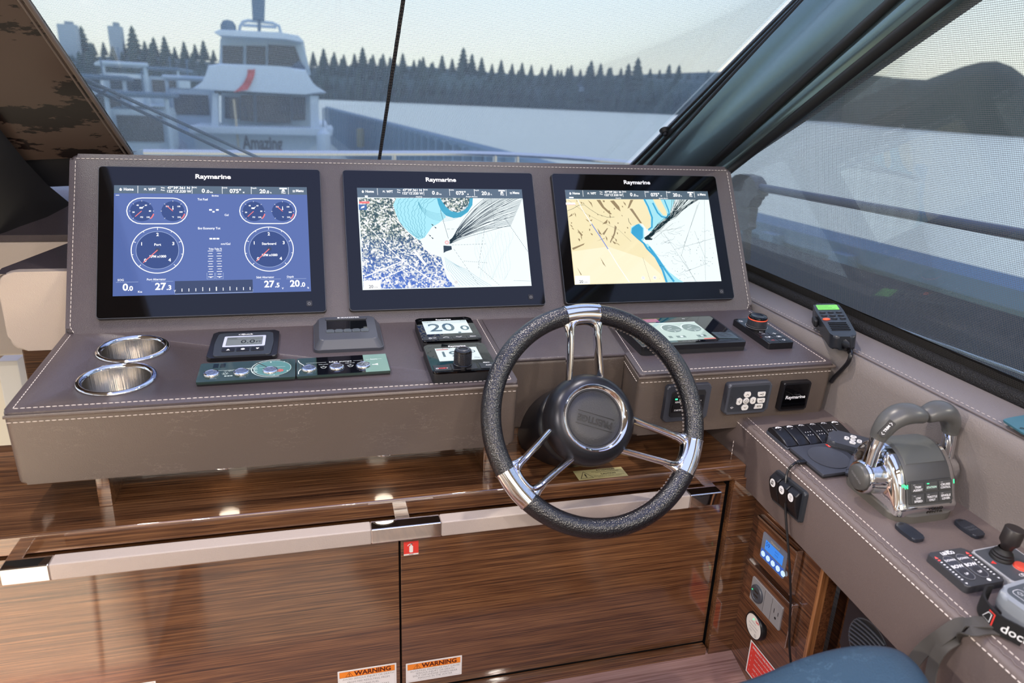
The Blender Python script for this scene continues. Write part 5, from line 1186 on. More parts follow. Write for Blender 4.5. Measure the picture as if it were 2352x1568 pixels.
def glyph(mb, k, x, y, z):
    if k == 0: mb.rect(x-.004, y-.0005, x+.004, y+.0005, z)
    elif k == 1: mb.rect(x-.0045, y-.0005, x+.0045, y+.0005, z).rect(x-.0005, y-.0045, x+.0005, y+.0045, z)
    elif k == 2: mb.ribbon([(x-.005, y-.0035), (x+.003, y-.0035), (x+.003, y+.003), (x-.005, y+.003)], .0009, z, True).disc((x+.004, y+.001), .0022, z, 10)
    elif k == 3: mb.ribbon([(x-.004, y-.003), (x+.004, y-.003), (x+.004, y+.003), (x-.004, y+.003)], .0009, z, True).disc((x, y), .0018, z, 10)
    elif k == 4: mb.ribbon([(x+.004, y+.002), (x-.004, y), (x+.004, y-.002)], .0009, z)
    else: mb.ring((x, y), .0022, .0030, z, n=14).rect(x-.0005, y-.005, x+.0005, y-.003, z)
for j, y in enumerate((-.0225, -.0390, -.0555)):
    for i, x in enumerate((-.0130, .0130)):
        b = MB().box((x, y, .0137), (.0245, .0150, .0012), .0005).build('button', BLK, t); mm = MB(); glyph(mm, (0, 1, 2, 3, 4, 5)[j*2+i], x, y, .0147); mm.build('symbol', REDP if (j, i) == (2, 0) else WHT, b, smooth=0)
m = MB().ribbon([(-.012, -.0085), (-.015, -.0105), (-.006, -.0115)], .0009, .0140).ring((-.0205, .052), .0035, .0044, .0140, n=16).disc((-.0195, .052), .0014, .0140, 8); m.build('symbol', WHT, t, smooth=0)
# ------------------------------------------------------------------ front of the starboard pod
FRF = Fr(FT.o+FT.y*-.3022+V((.2932, 0, 0)), (1, 0, 0), FT.n)
k7 = Z(1380, 680, 1980, 2352)
def rq(a, b, off, o=(0, 0)): p = FRF.uv(*k7(a, b), off); return (p.x-o[0], p.y-o[1])
ca, cb = rq(600, 810, .01), rq(950, 1110, .01); O = ((ca[0]+cb[0])/2, (ca[1]+cb[1])/2); hw, hh = .0452, .0368
t = thing('ignition_panel', 'dark grey start stop panel with green lamp, partly behind the wheel rim', 'switch panel', FRF.m(*O))
MB().prism(rrect(-hw, -hh, hw, hh, .006), 0, .010, .003, 3).build('housing', GRY, t)
MB().prism(rrect(-.0345, -.0265, .0345, .0265, .005), .008, .0118, .0015).build('inner_frame', BLKM, t)
for i, x in enumerate((-.0165, .0165)):
    for j, y in enumerate((.0085, -.0085)):
        b = MB().box((x, y, .0122), (.029, .0150, .003), .0008).build('button', BLK, t)
        MB().text(('IGNITION', 'START/STOP')[j], x-.001, y-.003, .0048, .0140, bold=.02, width=.020).build('lettering', WHT, b, smooth=0)
        if j == 0: MB().rect(x-.012, y+.002, x-.007, y+.005, .0141).build('green_lamp', E_GRN if i == 0 else GRY, b, smooth=0)
ca, cb = rq(1140, 795, .012), rq(1500, 1035, .012); O = ((ca[0]+cb[0])/2, (ca[1]+cb[1])/2); hw, hh = .0465, .0315
t = thing('searchlight_key_pad', 'dark grey key pad with white hexagonal keys in the middle of the starboard pod front', 'keypad', FRF.m(*O))
MB().prism(rrect(-hw, -hh, hw, hh, .006), 0, .014, .004, 3).build('housing', GRY2, t); MB().poly(rrect(-hw+.005, -hh+.005, hw-.005, hh-.005, .004), .0142).build('face', mat('face_charcoal', '32353b', .35), t, smooth=0)
def petals(t, cx, cy, z, s, far=True):
    for k, (dx, dy) in enumerate(((0, 1), (-1, 0), (1, 0), (0, -1))):
        x, y = cx+dx*.0145*s, cy+dy*.0135*s
        if dx == 0: pts_ = [(x-.0080*s, y-dy*.0005*s), (x-.0055*s, y+dy*.0058*s), (x+.0055*s, y+dy*.0058*s), (x+.0080*s, y-dy*.0005*s), (x+.0042*s, y-dy*.0058*s), (x-.0042*s, y-dy*.0058*s)]
        else: pts_ = [(x-dx*.0005*s, y-.0078*s), (x+dx*.0058*s, y-.0055*s), (x+dx*.0058*s, y+.0055*s), (x-dx*.0005*s, y+.0078*s), (x-dx*.0058*s, y+.0042*s), (x-dx*.0058*s, y-.0042*s)]
        b = MB().prism(rpoly(pts_, .0018*s), z-.0003, z+.0014, .0005).build('key', WHTP, t)
        a = math.atan2(dy, dx); e = [(x+(-.0010*math.cos(a)+j*.0022*-math.sin(a))*s*1.2, y+(-.0010*math.sin(a)+j*.0022*math.cos(a))*s*1.2) for j in (-1, 1)]
        MB().ribbon([e[0], (x+.0016*math.cos(a)*s, y+.0016*math.sin(a)*s), e[1]], .0011*s, z+.0016).build('arrow', DKP, b, smooth=0)
    b = MB().lathe([(.0064*s, -.0003), (.0064*s, .001), (.0055*s, .0016), (0, .0016)], 20, TR(cx, cy, z)).build('key', WHTP, t)
    MB().ring((cx, cy), .0030*s, .0037*s, z+.0018, n=18).rect(cx-.0004*s, cy-.0014*s, cx+.0004*s, cy+.0014*s, z+.0018).build('symbol', DKP, b, smooth=0)
cc = rq(1306, 942, .0145, O); petals(t, cc[0], cc[1], .0145, 1.0)
for k, p in enumerate(((1447, 880), (1441, 937), (1420, 988))):
    x, y = rq(*p, .0145, O); b = MB().prism(rpoly([(x-.0085, y+.0048), (x+.0078, y+.0048), (x+.0078, y-.0048), (x-.0065+(-.004 if k == 2 else 0), y-.0048), (x-.0085, y)], .0015), .0142, .0159, .0005).build('key', WHTP, t)
    mm = MB()
    if k == 2: mm.text('SOS', x, y, .0055, .0161, bold=.03)
    else: mm.ring((x+.002, y), .0014, .0022, .0161, n=12).rect(x-.005, y-.0006, x, y+.0006, .0161)
    mm.build('symbol', DKP, b, smooth=0)
x, y = rq(1178, 1008, .0145, O); m = MB()
for r in (.0015, .003, .0045): m.ring((x, y-.002), r-.0004, r+.0002, .0145, math.radians(40), math.radians(140), 10)
m.build('wave_symbol', WHT, t, smooth=0); m = MB()
for s_ in (-1, 1): m.ring((s_*.0410, 0), .0072, .0076, .0145, *((PI/2, 1.5*PI) if s_ > 0 else (-PI/2, PI/2)), 14)
m.build('line_print', BLKM, t, smooth=0)
ca, cb = rq(1635, 772, .01), rq(1850, 1020, .01); O = ((ca[0]+cb[0])/2, (ca[1]+cb[1])/2)
t = thing('reader_cover', 'plain black square cover at the outer end of the starboard pod front', 'cover', FRF.m(*O))
MB().prism(rrect(-.0305, -.0300, .0305, .0300, .003), 0, .012, .002, 3).build('housing', BLK, t); MB().prism(rrect(-.0265, -.0262, .0265, .0262, .002), .0115, .0128, .0006).build('flap', BLKG, t)
MB().text('Raymarine', 0, -.001, .0095, .0131, bold=.03, width=.0435).build('lettering', WHT, t, smooth=0)
# ------------------------------------------------------------------ rocker switches
def rocker(mb, x, w, y0, y1, h):
    L = y1-y0; pr = [(0, .003), (.0, h*.40), (.04, h*.52), (.35, h*.80), (.70, h*1.0), (.86, h*.98), (.97, h*.70), (1, .003)]
    rows_ = []
    for dx, k in ((-w/2, .90), (-w/2+.0015, 1), (w/2-.0015, 1), (w/2, .90)): rows_.append([(x+dx, y0+L*u, z*k) for u, z in pr])
    return mb.loft(rows_, closed=True, capends=True)
t = thing('switch_bank', 'bank of six black rocker switches on the console beside the starboard pod', 'switch panel', FCT.m(.097, -.0465) @ RZ(.02))
MB().prism(rrect(-.0755, -.0335, .0755, .0335, .006), 0, .005, .002, 3).build('frame', GRY, t)
for k in range(6):
    x = -.0622+k*.0249
    b = rocker(MB(), x, .0228, -.031, .030, .0175).build('rocker', BLK, t, smooth=30); m = MB()
    if k in (0, 1): m.disc((x, .0145), .0068, 0, sy=.8)
    elif k == 5: m.disc((x, .0145), .0072, 0, sy=.8)
    else:
        m.ribbon([(x-.005, .0165), (x-.0015, .0195), (x+.004, .0185), (x+.0055, .0150)], .0011, 0).ribbon([(x-.002, .0185), (x, .0135), (x+.003, .0180)], .0009, 0)
        for i in range(3):
            for j in range(2): m.disc((x-.005+i*.005, -.0045-j*.0085), .0010, 0, 8)
    m.v = [(vx, vy, .0148+.0024*(vy+.031)/.061*1.1+.0006 if vy > .005 else .0142+(vy+.012)*.12+.0004) for vx, vy, vz in m.v]
    m.build('symbol', WHT, b, smooth=0)
    if k in (0, 1, 5):
        mm = MB().ring((x, .0145), .0022, .0032, .0178, n=14).rect(x+.001, .0125, x+.004, .0145, .0178); mm.build('wiper_symbol', DKP, b, smooth=0)
t = thing('switch_trio', 'three black rocker switches in one frame on the inner face of the console', 'switch panel', FCS.m(.1428, -.0595, -.003) @ RZ(.01))
MB().prism(rrect(-.0432, -.0290, .0432, .0290, .005), 0, .008, .003, 3).build('frame', mat('frame_slate', '2c3036', .45), t)
for k in range(3):
    x = -.0272+k*.0256
    b = rocker(MB(), 0, .0235, -.026, .026, .0205).build('rocker', BLK, t, smooth=30, M=TR(x, 0, 0))
    MB().disc((0, .0120), .0074, .0206).build('symbol_disc', WHT, b, smooth=0)
    m = MB()
    if k == 2: 
        m.ribbon([(-.003, .0145), (.003, .0145), (.0015, .0115), (-.0015, .0115)], .0007, .0209, True)
        for a in (-2.2, -1.57, -.95): m.ribbon([(.002*math.cos(a), .0112+.002*math.sin(a)), (.0045*math.cos(a), .0112+.0045*math.sin(a))], .0006, .0209)
    elif k == 0: m.text('SET', 0, .0138, .0048, .0209, bold=.03).text('MIC', 0, .0098, .0048, .0209, bold=.03)
    else: m.ribbon([(-.003, .0135), (.003, .0135)], .0012, .0209).ribbon([(-.003, .0105), (.003, .0105)], .0012, .0209)
    m.build('symbol', DKP, b, smooth=0)
# ------------------------------------------------------------------ charging pad, its cable, small remote
t = thing('charging_pad', 'square black wireless charging pad lying on the console before the throttle', 'charger', FCT.m(.0745, -.1275) @ RZ(.04))
MB().prism(rrect(-.0475, -.0445, .0475, .0445, .002), .0012, .0042, .0006, both=True).build('base', BLKM, t); MB().prism(rrect(-.0478, -.0448, .0478, .0448, .002), .0046, .0088, .0010, both=True).build('top', GRY, t)
MB().lathe([(.0345, .0086), (.0352, .0100), (.0340, .0096), (0, .0094)], 48).build('rubber_disc', GRY2, t, smooth=60)
m = MB().rect(.0245, .0300, .0320, .0400, .0091); m.build('red_mark', REDP, t, smooth=0)
m = MB().ring((.0305, .0345), .0018, .0030, .0093, sy=1.3, n=18).ribbon([(.0365, .0300), (.0365, .0390)], .0016, .0093); m.build('white_mark', WHT, t, smooth=0)
t = thing('charging_cable', 'thin black charging cable hanging from the pad down the side panel', 'cable', FCT.m(.0212, -.1280))
MB().box((.0005, 0, .0055), (.020, .0085, .0062), .002, 3).build('plug', BLK, t)
MB().tube([(-.0095, 0, .0055), (-.0135, -.0005, .0055)], .0026, 10).build('strain_relief', BLKM, t)
cab = [FCT.loc(at_x(x, y, X_)) for x, y, X_ in ((1811, 1078, .5085), (1806, 1095, .503), (1804, 1125, .500), (1804, 1165, .500), (1807, 1215, .500), (1811, 1262, .501), (1814, 1310, .502), (1816, 1370, .507), (1814, 1430, .514), (1813, 1480, .52), (1818, 1540, .525))]
pc_ = FCT.uv(1822, 1066.5, .006)
path = [V((.0085, -.1282, .0056)), V((pc_.x, pc_.y, .0060))]+cab
MB().tube([p-V((.0212, -.1280, 0)) for p in spline(path, 6)], .0021, 8).build('cord', BLK, t)
t = thing('pocket_remote', 'small blue grey remote with white keys lying between switches and throttle', 'remote', FCT.m(.1400, -.1010, .0035) @ RZ(-.72) @ RX(.10))
MB().prism(rpoly([(-.040, -.0135), (-.030, -.0215), (.034, -.0215), (.040, -.0135), (.040, .0135), (.034, .0215), (-.030, .0215), (-.040, .0135)], .006), .004, .020, .005, 3, both=True).build('housing', GRY2, t)
MB().tube([(-.0405, -.0135, .011), (-.030, -.0222, .011), (.034, -.0222, .011)], .0008, 6).build('seam', BLKM, t)
petals(t, .0010, .0010, .0202, .72)
# ------------------------------------------------------------------ throttle
CX, CY = .1215, -.2400
t = thing('throttle_control', 'twin lever throttle in chrome and grey on the console, green lamps lit', 'throttle', FCT.m(CX, CY))
base = [(-.0615, .045), (-.0610, -.050), (-.036, -.0680), (.036, -.0680), (.0610, -.050), (.0615, .045), (.040, .072), (-.040, .072)]
MB().prism(rpoly(base, .010), 0, .0125, .003, 3).build('base', mat('throttle_base', '57544f', .45), t)
prof = [(-.0625, .0105), (-.0625, .0240), (-.0575, .0310), (-.0440, .0620), (-.0290, .0820), (-.0110, .0945), (.0080, .0980), (.0300, .0930), (.0490, .0770), (.0600, .0500), (.0650, .0105)]
sp = [(p.x, p.y) for p in spline([V((a, b, 0)) for a, b in prof], 3)]
body = MB(); 
rows_ = []
for x, k, dz in ((-.0570, .88, -.004), (-.0535, .965, -.001), (-.0480, 1, 0), (.0480, 1, 0), (.0535, .965, -.001), (.0570, .88, -.004)): rows_.append([(x, a*k, max(.0105, .0105+(b-.0105)*k+dz)) for a, b in sp])
body.loft(rows_, closed=True, capends=True).build('chrome_body', CHROME, t, smooth=50)
def shell(x0, x1, i0, i1, off, name, m_, nose=None):
    seg = sp[i0:i1]; out = []
    for j, (a, b) in enumerate(seg):
        p0 = V(seg[max(j-1, 0)]); p1 = V(seg[min(j+1, len(seg)-1)]); d = (p1-p0).normalized(); n_ = V((-d.y, d.x))
        out.append((a+n_.x*off, b+n_.y*off))
    r = []
    for x, o_ in ((x0, -off*1.0), (x0+.002, 0), (x1-.002, 0), (x1, -off*1.0)): r.append([(x, a, b+o_) for a, b in out])
    return MB().loft(r, capends=False).build(name, m_, t, smooth=50)
shell(-.0425, .0425, 4, 29, .0022, 'housing', THR)
shell(-.0385, .0385, 12, 28, .0036, 'top_pad', mat('throttle_pad', '565856', .55))
shell(-.0395, .0395, 11, 12, .0040, 'pad_line', BLKM)
# front key panel
KO = V((0, -.0520, .0462)); ky = V((0, .0135, .031)).normalized(); kx = V((1, 0, 0)); kn_ = kx.cross(ky)
KM = Matrix.Identity(4)
for i in range(3): KM[i][0], KM[i][1], KM[i][2], KM[i][3] = kx[i], ky[i], kn_[i], KO[i]+kn_[i]*.0030
MB().prism(rrect(-.0405, -.0178, .0405, .0178, .003), -.003, .0008, .0008, M=KM).build('key_panel', mat('key_panel_grey', '3f4040', .45), t)
for j, row in enumerate((('TRIM\nASSIST', 'STATION', 'CRUISE\nCONTROL'), ('LOW\nSPEED', 'THROTTLE\nONLY', 'SINGLE\nLEVER'))):
    for i, s_ in enumerate(row):
        x, y = -.0258+i*.0258, .0085-j*.0170
        b = MB().box((x, y, .0014), (.0222, .0138, .0028), .0009, 2, M=KM).build('button', mat('button_grey', '474848', .4) if (i, j) == (0, 0) else bpy.data.materials['button_grey'], t)
        m = MB(); l_ = s_.split('\n')
        for q_, w_ in enumerate(l_): m.text(w_, x, y-.0005-(q_-.5*(len(l_)-1))*.0046-.0012, .0044, .0031, bold=.03, width=min(.0185, .0030*len(w_)), M=KM)
        m.build('lettering', WHT if s_ != 'STATION' else emis('station_lit', (.75, 1, .85), 1.0), b, smooth=0)
        MB().rect(x-.0085, y+.0038, x-.0045, y+.0052, .0031, M=KM).build('button_lamp', E_GRN if s_ == 'STATION' else GRYP, b, smooth=0)
MB().text('N', -.0450, .0105, .0078, .0012, bold=.06, M=KM).build('neutral_lamp', E_GRN, t, smooth=0); MB().rect(.0430, .0085, .0450, .0150, .0012, M=KM).build('neutral_lamp', E_GRN, t, smooth=0)
MB().text('VOLVO', .012, .0038, .0070, 0, bold=.02, width=.028, M=TR(0, -.0632, .0165) @ RX(PI/2)).text('PENTA', .012, -.0026, .0070, 0, bold=.02, width=.030, M=TR(0, -.0632, .0165) @ RX(PI/2)).build('lettering', DKP, t, smooth=0)
# levers
for sx in (-1, 1):
    X = lambda u: sx*u
    pv = MB().lathe([(.0310, .040), (.0320, .050), (.0285, .060), (.0262, .076), (.0262, .083), (.0240, .0855), (.0215, .0850)], 40, TR(0, 0, .0470) @ RY(sx*PI/2)).build('lever_boss', CHROME, t, smooth=60)
    MB().lathe([(.0212, .0840), (.0205, .0890), (.0185, .0910), (0, .0912)], 36, TR(0, 0, .0470) @ RY(sx*PI/2)).build('boss_cap', HNDL, pv, smooth=50)
    MB().text('VOLVO PENTA', 0, 0, .0052, .0914, width=.026, M=TR(0, 0, .0470) @ RY(sx*PI/2) @ RZ(-sx*1.2)).build('lettering', GRYP, pv, smooth=0)
    lv = spline([(X(.0740), 0, .0480), (X(.0735), .001, .0720), (X(.0715), .002, .0980), (X(.0680), .003, .1180)], 5)
    MB().tube(lv, [.0150, .0146, .0142, .0138, .0135, .0132, .0130, .0128, .0126, .0125, .0124, .0124, .0124, .0124, .0125, .0125], 14, flat=.70, up=(0, 1, 0)).build('lever_arm', CHROME, t, smooth=50)
    hd = spline([(X(.0690), .003, .1140), (X(.0655), .003, .1270), (X(.0560), .003, .1430), (X(.0420), .002, .1530), (X(.0260), 0, .1560), (X(.0120), -.001, .1535), (X(.0030), -.001, .1500)], 5)
    n_ = len(hd); rad = [.0140+.0062*math.sin(PI*min(1, max(0, (i/(n_-1)-.05)/.95))) for i in range(n_)]
    rad[-1] = .0115; rad[-2] = .0150
    hb = MB().tube(hd, rad, 16, flat=.78, up=(0, 1, 0)).build('lever_handle', HNDL, t, smooth=60)
    if sx < 0:
        P_ = V((-.0700, -.0092, .1380)); d = V((.011, 0, .0165)).normalized(); nn = V((-.60, -.74, .32)).normalized(); nn = (nn-d*nn.dot(d)).normalized(); xx = d.cross(nn)
        BMx = Matrix.Identity(4)
        for i in range(3): BMx[i][0], BMx[i][1], BMx[i][2], BMx[i][3] = xx[i], d[i], nn[i], P_[i]
        bt = MB().prism(rrect(-.0055, -.0140, .0055, .0140, .0015), -.003, .0022, .0006, M=BMx).build('trim_button', BLKM, hb)
        MB().text('TRIM', 0, 0, .0055, .0025, bold=.03, M=BMx, rot=PI/2).ribbon([(-.0025, .0085), (0, .0110), (.0025, .0085)], .0009, .0025, M=BMx).ribbon([(-.0025, -.0085), (0, -.0110), (.0025, -.0085)], .0009, .0025, M=BMx).build('lettering', WHT, hb, smooth=0)
# ------------------------------------------------------------------ key fobs, trim tab panel, thruster joystick
def fob(label, x, y, mark):
    t = thing('key_fob', label, 'key fob', FCT.m(x, y) @ RZ(.10), 'two black key fobs on the console')
    b = MB(); out = rpoly([(-.0085, .0205), (.0085, .0205), (.0125, .005), (.0115, -.0170), (.0070, -.0205), (-.0070, -.0205), (-.0115, -.0170), (-.0125, .005)], .004)
    b.prism(out, .0004, .0062, .0018, 3, both=True).build('shell', mat('fob_blue_black', '262a33', .3) if mark == 0 else bpy.data.materials['fob_blue_black'], t)
    MB().poly(stad((0, .0165), .011, .0035), .0064).build('slot', BLKM, t, smooth=0)
    m = MB()
    if mark == 0:
        for r in (.002, .004, .006): m.ring((.001, -.006), r-.0003, r+.0003, .0065, math.radians(-50), math.radians(50), 12)
    else: m.text('VOLVO', 0, -.0005, .0055, .0064, bold=.02, depth=.0003).text('PENTA', 0, -.0060, .0055, .0064, bold=.02, depth=.0003)
    m.build('marking', GRY2 if mark else GRY, t, smooth=0)
fob('black key fob nearer the throttle side, with curved wave marking', .0668, -.3280, 0); fob('black key fob near the liner wall, with embossed lettering', .1690, -.3375, 1)
t = thing('trim_tab_panel', 'square dark grey trim tab panel with two oval keys and red arrows', 'switch panel', FCT.m(.0788, -.4178) @ RZ(.012))
MB().prism(rrect(-.0335, -.0352, .0335, .0352, .006), 0, .012, .0022, 3).build('housing', mat('trim_panel_grey', '3a3b3f', .42), t); q = .0123
for x in (-.0135, .0095):
    o_ = stad((x, -.001), .0185, .0480); MB().prism([(a, b) for a, b in o_], q-.0006, q+.0006, .0004).build('rocker_key', GRY, t); MB().ribbon(o_, .0006, q+.0008, True).build('key_outline', SILV, t, smooth=0)
    MB().prism(stad((x, -.0140), .0135, .0200), q, q+.0011, .0005).build('key_dimple', mat('key_dimple', '33343a', .4) if x < 0 else bpy.data.materials['key_dimple'], t)
m = MB(); mr2 = MB()
for x in (-.0135, .0095): m.text('DOWN', x, .0140, .0052, q+.0009, bold=.03).text('BOW', x, .0010, .0080, q+.0009, bold=.04).text('UP', x, -.0145, .0052, q+.0014, bold=.03)
m.text('LENCO', -.003, .0285, .0078, q, bold=.05, width=.0225).poly([(-.0055, .0335), (.0035, .0335), (-.0010, .0298)], q)
for s_ in (-1, 1):
    x = .0285*s_ if s_ < 0 else .0265
    mr2.poly([(x-.0028, .0215), (x+.0028, .0215), (x, .0262)], q).rect(x-.002, .0168, x+.002, .0190, q)
    for j in range(8): m.rect(x-.0016, .0125-j*.0050, x+.0016, .0146-j*.0050, q)
    m.poly([(x-.0020, -.0278), (x+.0020, -.0278), (x, -.0310)], q)
m.disc((.0095, -.0290), .0028, q, 16); m.build('lettering', WHT, t, smooth=0); mr2.build('red_print', mat('lit_red', 'f0514c', .4, emit=.6), t, smooth=0)
t = thing('thruster_joystick', 'grey bow thruster panel with black joystick and round red button', 'joystick', FCT.m(.1545, -.4215) @ RZ(.05))
MB().prism(rrect(-.0370, -.0345, .0370, .0345, .006), 0, .0105, .003, 3).build('surround', LGRY, t); MB().prism(rrect(-.0335, -.0315, .0335, .0315, .004), .0100, .0115, .0005).build('face', mat('joystick_face', '454950', .4), t)
MB().lathe([(.0155, .0112), (.0152, .0150), (.0138, .0162), (.0140, .0185), (.0120, .0200), (.0122, .0222), (.0098, .0240), (.0085, .0290)], 32, TR(-.006, .0105, 0)).build('gaiter', RUB, t, smooth=50)
MB().lathe([(.0080, .0275), (.0088, .0330), (.0128, .0380), (.0132, .0405), (.0132, .0600), (.0122, .0612), (0, .0614)], 32, TR(-.006, .0105, 0) @ RY(.10)).build('stick', mat('stick_brown_black', '241f1f', .4), t, smooth=40)
rbn = MB().lathe([(.0098, .0113), (.0098, .0130), (.0088, .0150), (0, .0158)], 28, TR(.0030, -.0125, 0)).build('red_button', mat('red_key', 'e0503f', .35), t, smooth=50)
MB().ring((.0030, -.0125), .0098, .0108, .0118).build('button_ring', SILV, t, smooth=0)
MB().poly([(-.0325, .0045), (-.0250, .0080), (-.0250, .0010)], .0118).build('red_arrow', REDP, t, smooth=0); MB().poly([(.0190, .0110), (.0130, .0140), (.0130, .0080)], .0118).build('green_arrow', mat('green_print', '3fa060', .5), t, smooth=0)
MB().text('Quick', -.0025, -.0255, .0070, .0118, bold=.02).ring((-.0118, -.0255), .0028, .0036, .0118, sy=.7).build('lettering', WHT, t, smooth=0)
# ------------------------------------------------------------------ docking remote with woven wrist band and grey strap
z5b = Z(2100, 1180, 2352, 1411)
def cq(a, b, off): p = FCT.uv(*z5b(a, b), off); return V((p.x, p.y, off))
c0 = cq(1010, 975, .032); c1 = cq(1395, 855, .032); c2 = cq(1411, 1270, .032)
ux = (c1-c0).normalized(); O = c0
t = thing('docking_remote', 'grey docking remote with woven black wrist band beside the joystick panel', 'remote', FCT.m(O.x, O.y, 0) @ RZ(math.atan2(ux.y, ux.x)))
L_ = .075; D_ = .062
MB().prism(rpoly([(0, -.012), (.012, 0), (L_-.01, 0), (L_, -.012), (L_, -D_), (.010, -D_), (0, -D_+.012)], .010), .008, .034, .006, 3, both=True).build('housing', mat('remote_grey', '8f959c', .4), t)
MB().prism(rpoly([(.010, -.012), (.018, -.006), (L_-.006, -.006), (L_-.006, -D_+.006), (.014, -D_+.008), (.010, -.030)], .004), .0335, .0348, .0006).build('face', mat('remote_face', '4b5157', .4), t)
m = MB()
for x in (.024, .046):
    m.ribbon(rpoly([(x-.008, -.012), (x+.008, -.012), (x+.008, -.046), (x-.008, -.046)], .006), .0007, .0351, True)
    for s_, y in ((1, -.019), (-1, -.039)): m.ribbon([(x-.0015, y-s_*.003), (x-.0015, y), (x-.0035, y), (x, y+s_*.004), (x+.0035, y), (x+.0015, y), (x+.0015, y-s_*.003)], .0006, .0351, True)
    m.ribbon([(x, -.026), (x, -.032)], .0006, .0351).ribbon([(x-.003, -.030), (x, -.032), (x+.003, -.030)], .0006, .0351)
m.build('symbol_print', WHT, t, smooth=0)
# wrist band: a loop of webbing standing on edge in front of the remote
Mi = (FCT.m(O.x, O.y, 0) @ RZ(math.atan2(ux.y, ux.x))).inverted() @ FCT.m()
bp = [Mi @ cq(a, b, .020) for a, b in ((985, 985), (905, 1000), (872, 1075), (890, 1160), (985, 1290), (1120, 1400), (1290, 1490), (1420, 1560))]
bp = [V((p.x, p.y, .016)) for p in bp]; path = spline(bp, 6)
def band(path, w, th, up=V((0, 0, 1)), tw=None):
    rows_ = []
    for i, p in enumerate(path):
        d = (path[min(i+1, len(path)-1)]-path[max(i-1, 0)]).normalized(); u = up if tw is None else tw[i]; u = (u-d*u.dot(d)).normalized(); s_ = d.cross(u)
        rows_.append([p+u*w/2+s_*th/2, p-u*w/2+s_*th/2, p-u*w/2-s_*th/2, p+u*w/2-s_*th/2])
    return MB().loft(rows_, closed=True, capends=True)
wb = band(path, .026, .0028).build('wrist_band', FAB, t, smooth=40)
# letters follow the band's outer face
def on_band(mb, s0, z0=0.0):
    cum = [0]
    for a, b in zip(path[:-1], path[1:]): cum.append(cum[-1]+(b-a).length)
    out = []
    for vx, vy, vz in mb.v:
        s_ = s0+vx; j = 0
        while j < len(cum)-2 and cum[j+1] < s_: j += 1
        a, b = path[j], path[j+1]; d = (b-a).normalized(); sd_ = d.cross(V((0, 0, 1)))
        p = a+d*(s_-cum[j]); o_ = sd_*(.0019+vz)
        out.append(tuple(p+V((0, 0, vy))+o_))
    mb.v = out; return mb
on_band(MB().text('dock', 0, -.001, .0165, 0, align='LEFT', bold=.01), .0735).build('lettering', WHT, wb, smooth=0)
on_band(MB().ribbon([(-.008, -.006), (-.001, .006), (.004, .006), (.004, -.006)], .0012, 0, True), .056).build('boat_mark', WHT, wb, smooth=0)
on_band(MB().ribbon([(-.001, .009), (.0075, .009), (.0075, -.009), (-.001, -.009)], .0022, 0), .056).build('red_mark', REDP, wb, smooth=0)
z6b = Z(1880, 1160, 2352, 1814)
def sq(a, b, X_, off): 
    if X_ is not None: return FCT.loc(at_x(*z6b(a, b), X_))
    p = FCT.uv(*z6b(a, b), off); return V((p.x, p.y, off))
pth = spline([sq(1814, 1150, None, .006), sq(1680, 1080, None, .007), sq(1530, 1040, None, .007), sq(1380, 1030, None, .008), sq(1240, 1055, .512, 0), sq(1080, 1160, .499, 0), sq(950, 1255, .497, 0), sq(870, 1340, .494, 0), sq(800, 1450, .49, 0)], 6)
pth2 = spline([sq(1814, 1165, None, .003), sq(1660, 1120, None, .004), sq(1500, 1095, None, .004), sq(1350, 1115, None, .005), sq(1230, 1165, .5105, 0), sq(1110, 1240, .499, 0), sq(1035, 1340, .496, 0), sq(1000, 1450, .494, 0), sq(985, 1560, .49, 0)], 6)
st_ = thing('webbing_strap', 'doubled grey webbing strap hanging over the console edge beside the seat', 'strap', FCT.m())
def strap(path, w, th, edge):
    rows_ = []; n = len(path)
    for i, p in enumerate(path):
        d = (path[min(i+1, n-1)]-path[max(i-1, 0)]).normalized(); f = min(1, max(0, (i-edge+3)/6))
        nn = V((0, 0, 1)).lerp(V((-1, 0, 0)), f); nn = (nn-d*nn.dot(d)).normalized(); u = nn.cross(d)
        rows_.append([p+u*w/2+nn*th/2, p-u*w/2+nn*th/2, p-u*w/2-nn*th/2, p+u*w/2-nn*th/2])
    return MB().loft(rows_, closed=True, capends=True)
strap(pth, .0185, .0018, 24).build('upper_loop', WEB, st_, smooth=40); strap(pth2, .0165, .0018, 24).build('lower_loop', WEB, st_, smooth=40)
# ------------------------------------------------------------------ wooden side panel fittings
t = thing('climate_panel', 'glossy wooden control plate with lit blue display on the side panel', 'control panel', FWW.m(.1155, .2960))
def bev_plate(t, w, h):
    MB().prism(rrect(-w/2, -h/2, w/2, h/2, .002), 0, .013, .0020).build('plate', W_Y, t)
    MB().box((0, h/2+.0015, .0095), (w+.004, .0055, .015), .0015).build('top_trim', CHROME, t); MB().box((w/2+.0005, 0, .0085), (.0034, h, .012), .001).build('side_trim', STEEL, t)
bev_plate(t, .116, .0885)
MB().prism(rrect(-.0365, -.0265, .0365, .0265, .002), .0128, .0150, .0008).build('bezel', mat('bezel_blue_grey', '6f7686', .4), t); q = .0153
MB().rect(-.0255, -.004, .0290, .0160, q).build('display', E_BL2, t, smooth=0); MB().rect(-.0345, -.0245, .0345, -.0065, q-.0001).build('key_field', emis('key_glow', (.04, .12, .5), 1), t, smooth=0)
MB().text('59', -.0175, .0085, .0120, q+.0003).text('COOL', .010, .004, .004, q+.0003).text('AUTO', .010, .010, .004, q+.0003).build('digits', emis('lcd_blue_dark', (.01, .05, .25), 1), t, smooth=0)
MB().text('Diamond', .002, .0205, .0062, q, bold=.02, width=.026).build('lettering', mat('pale_gold', 'b9ad94', .4), t, smooth=0)
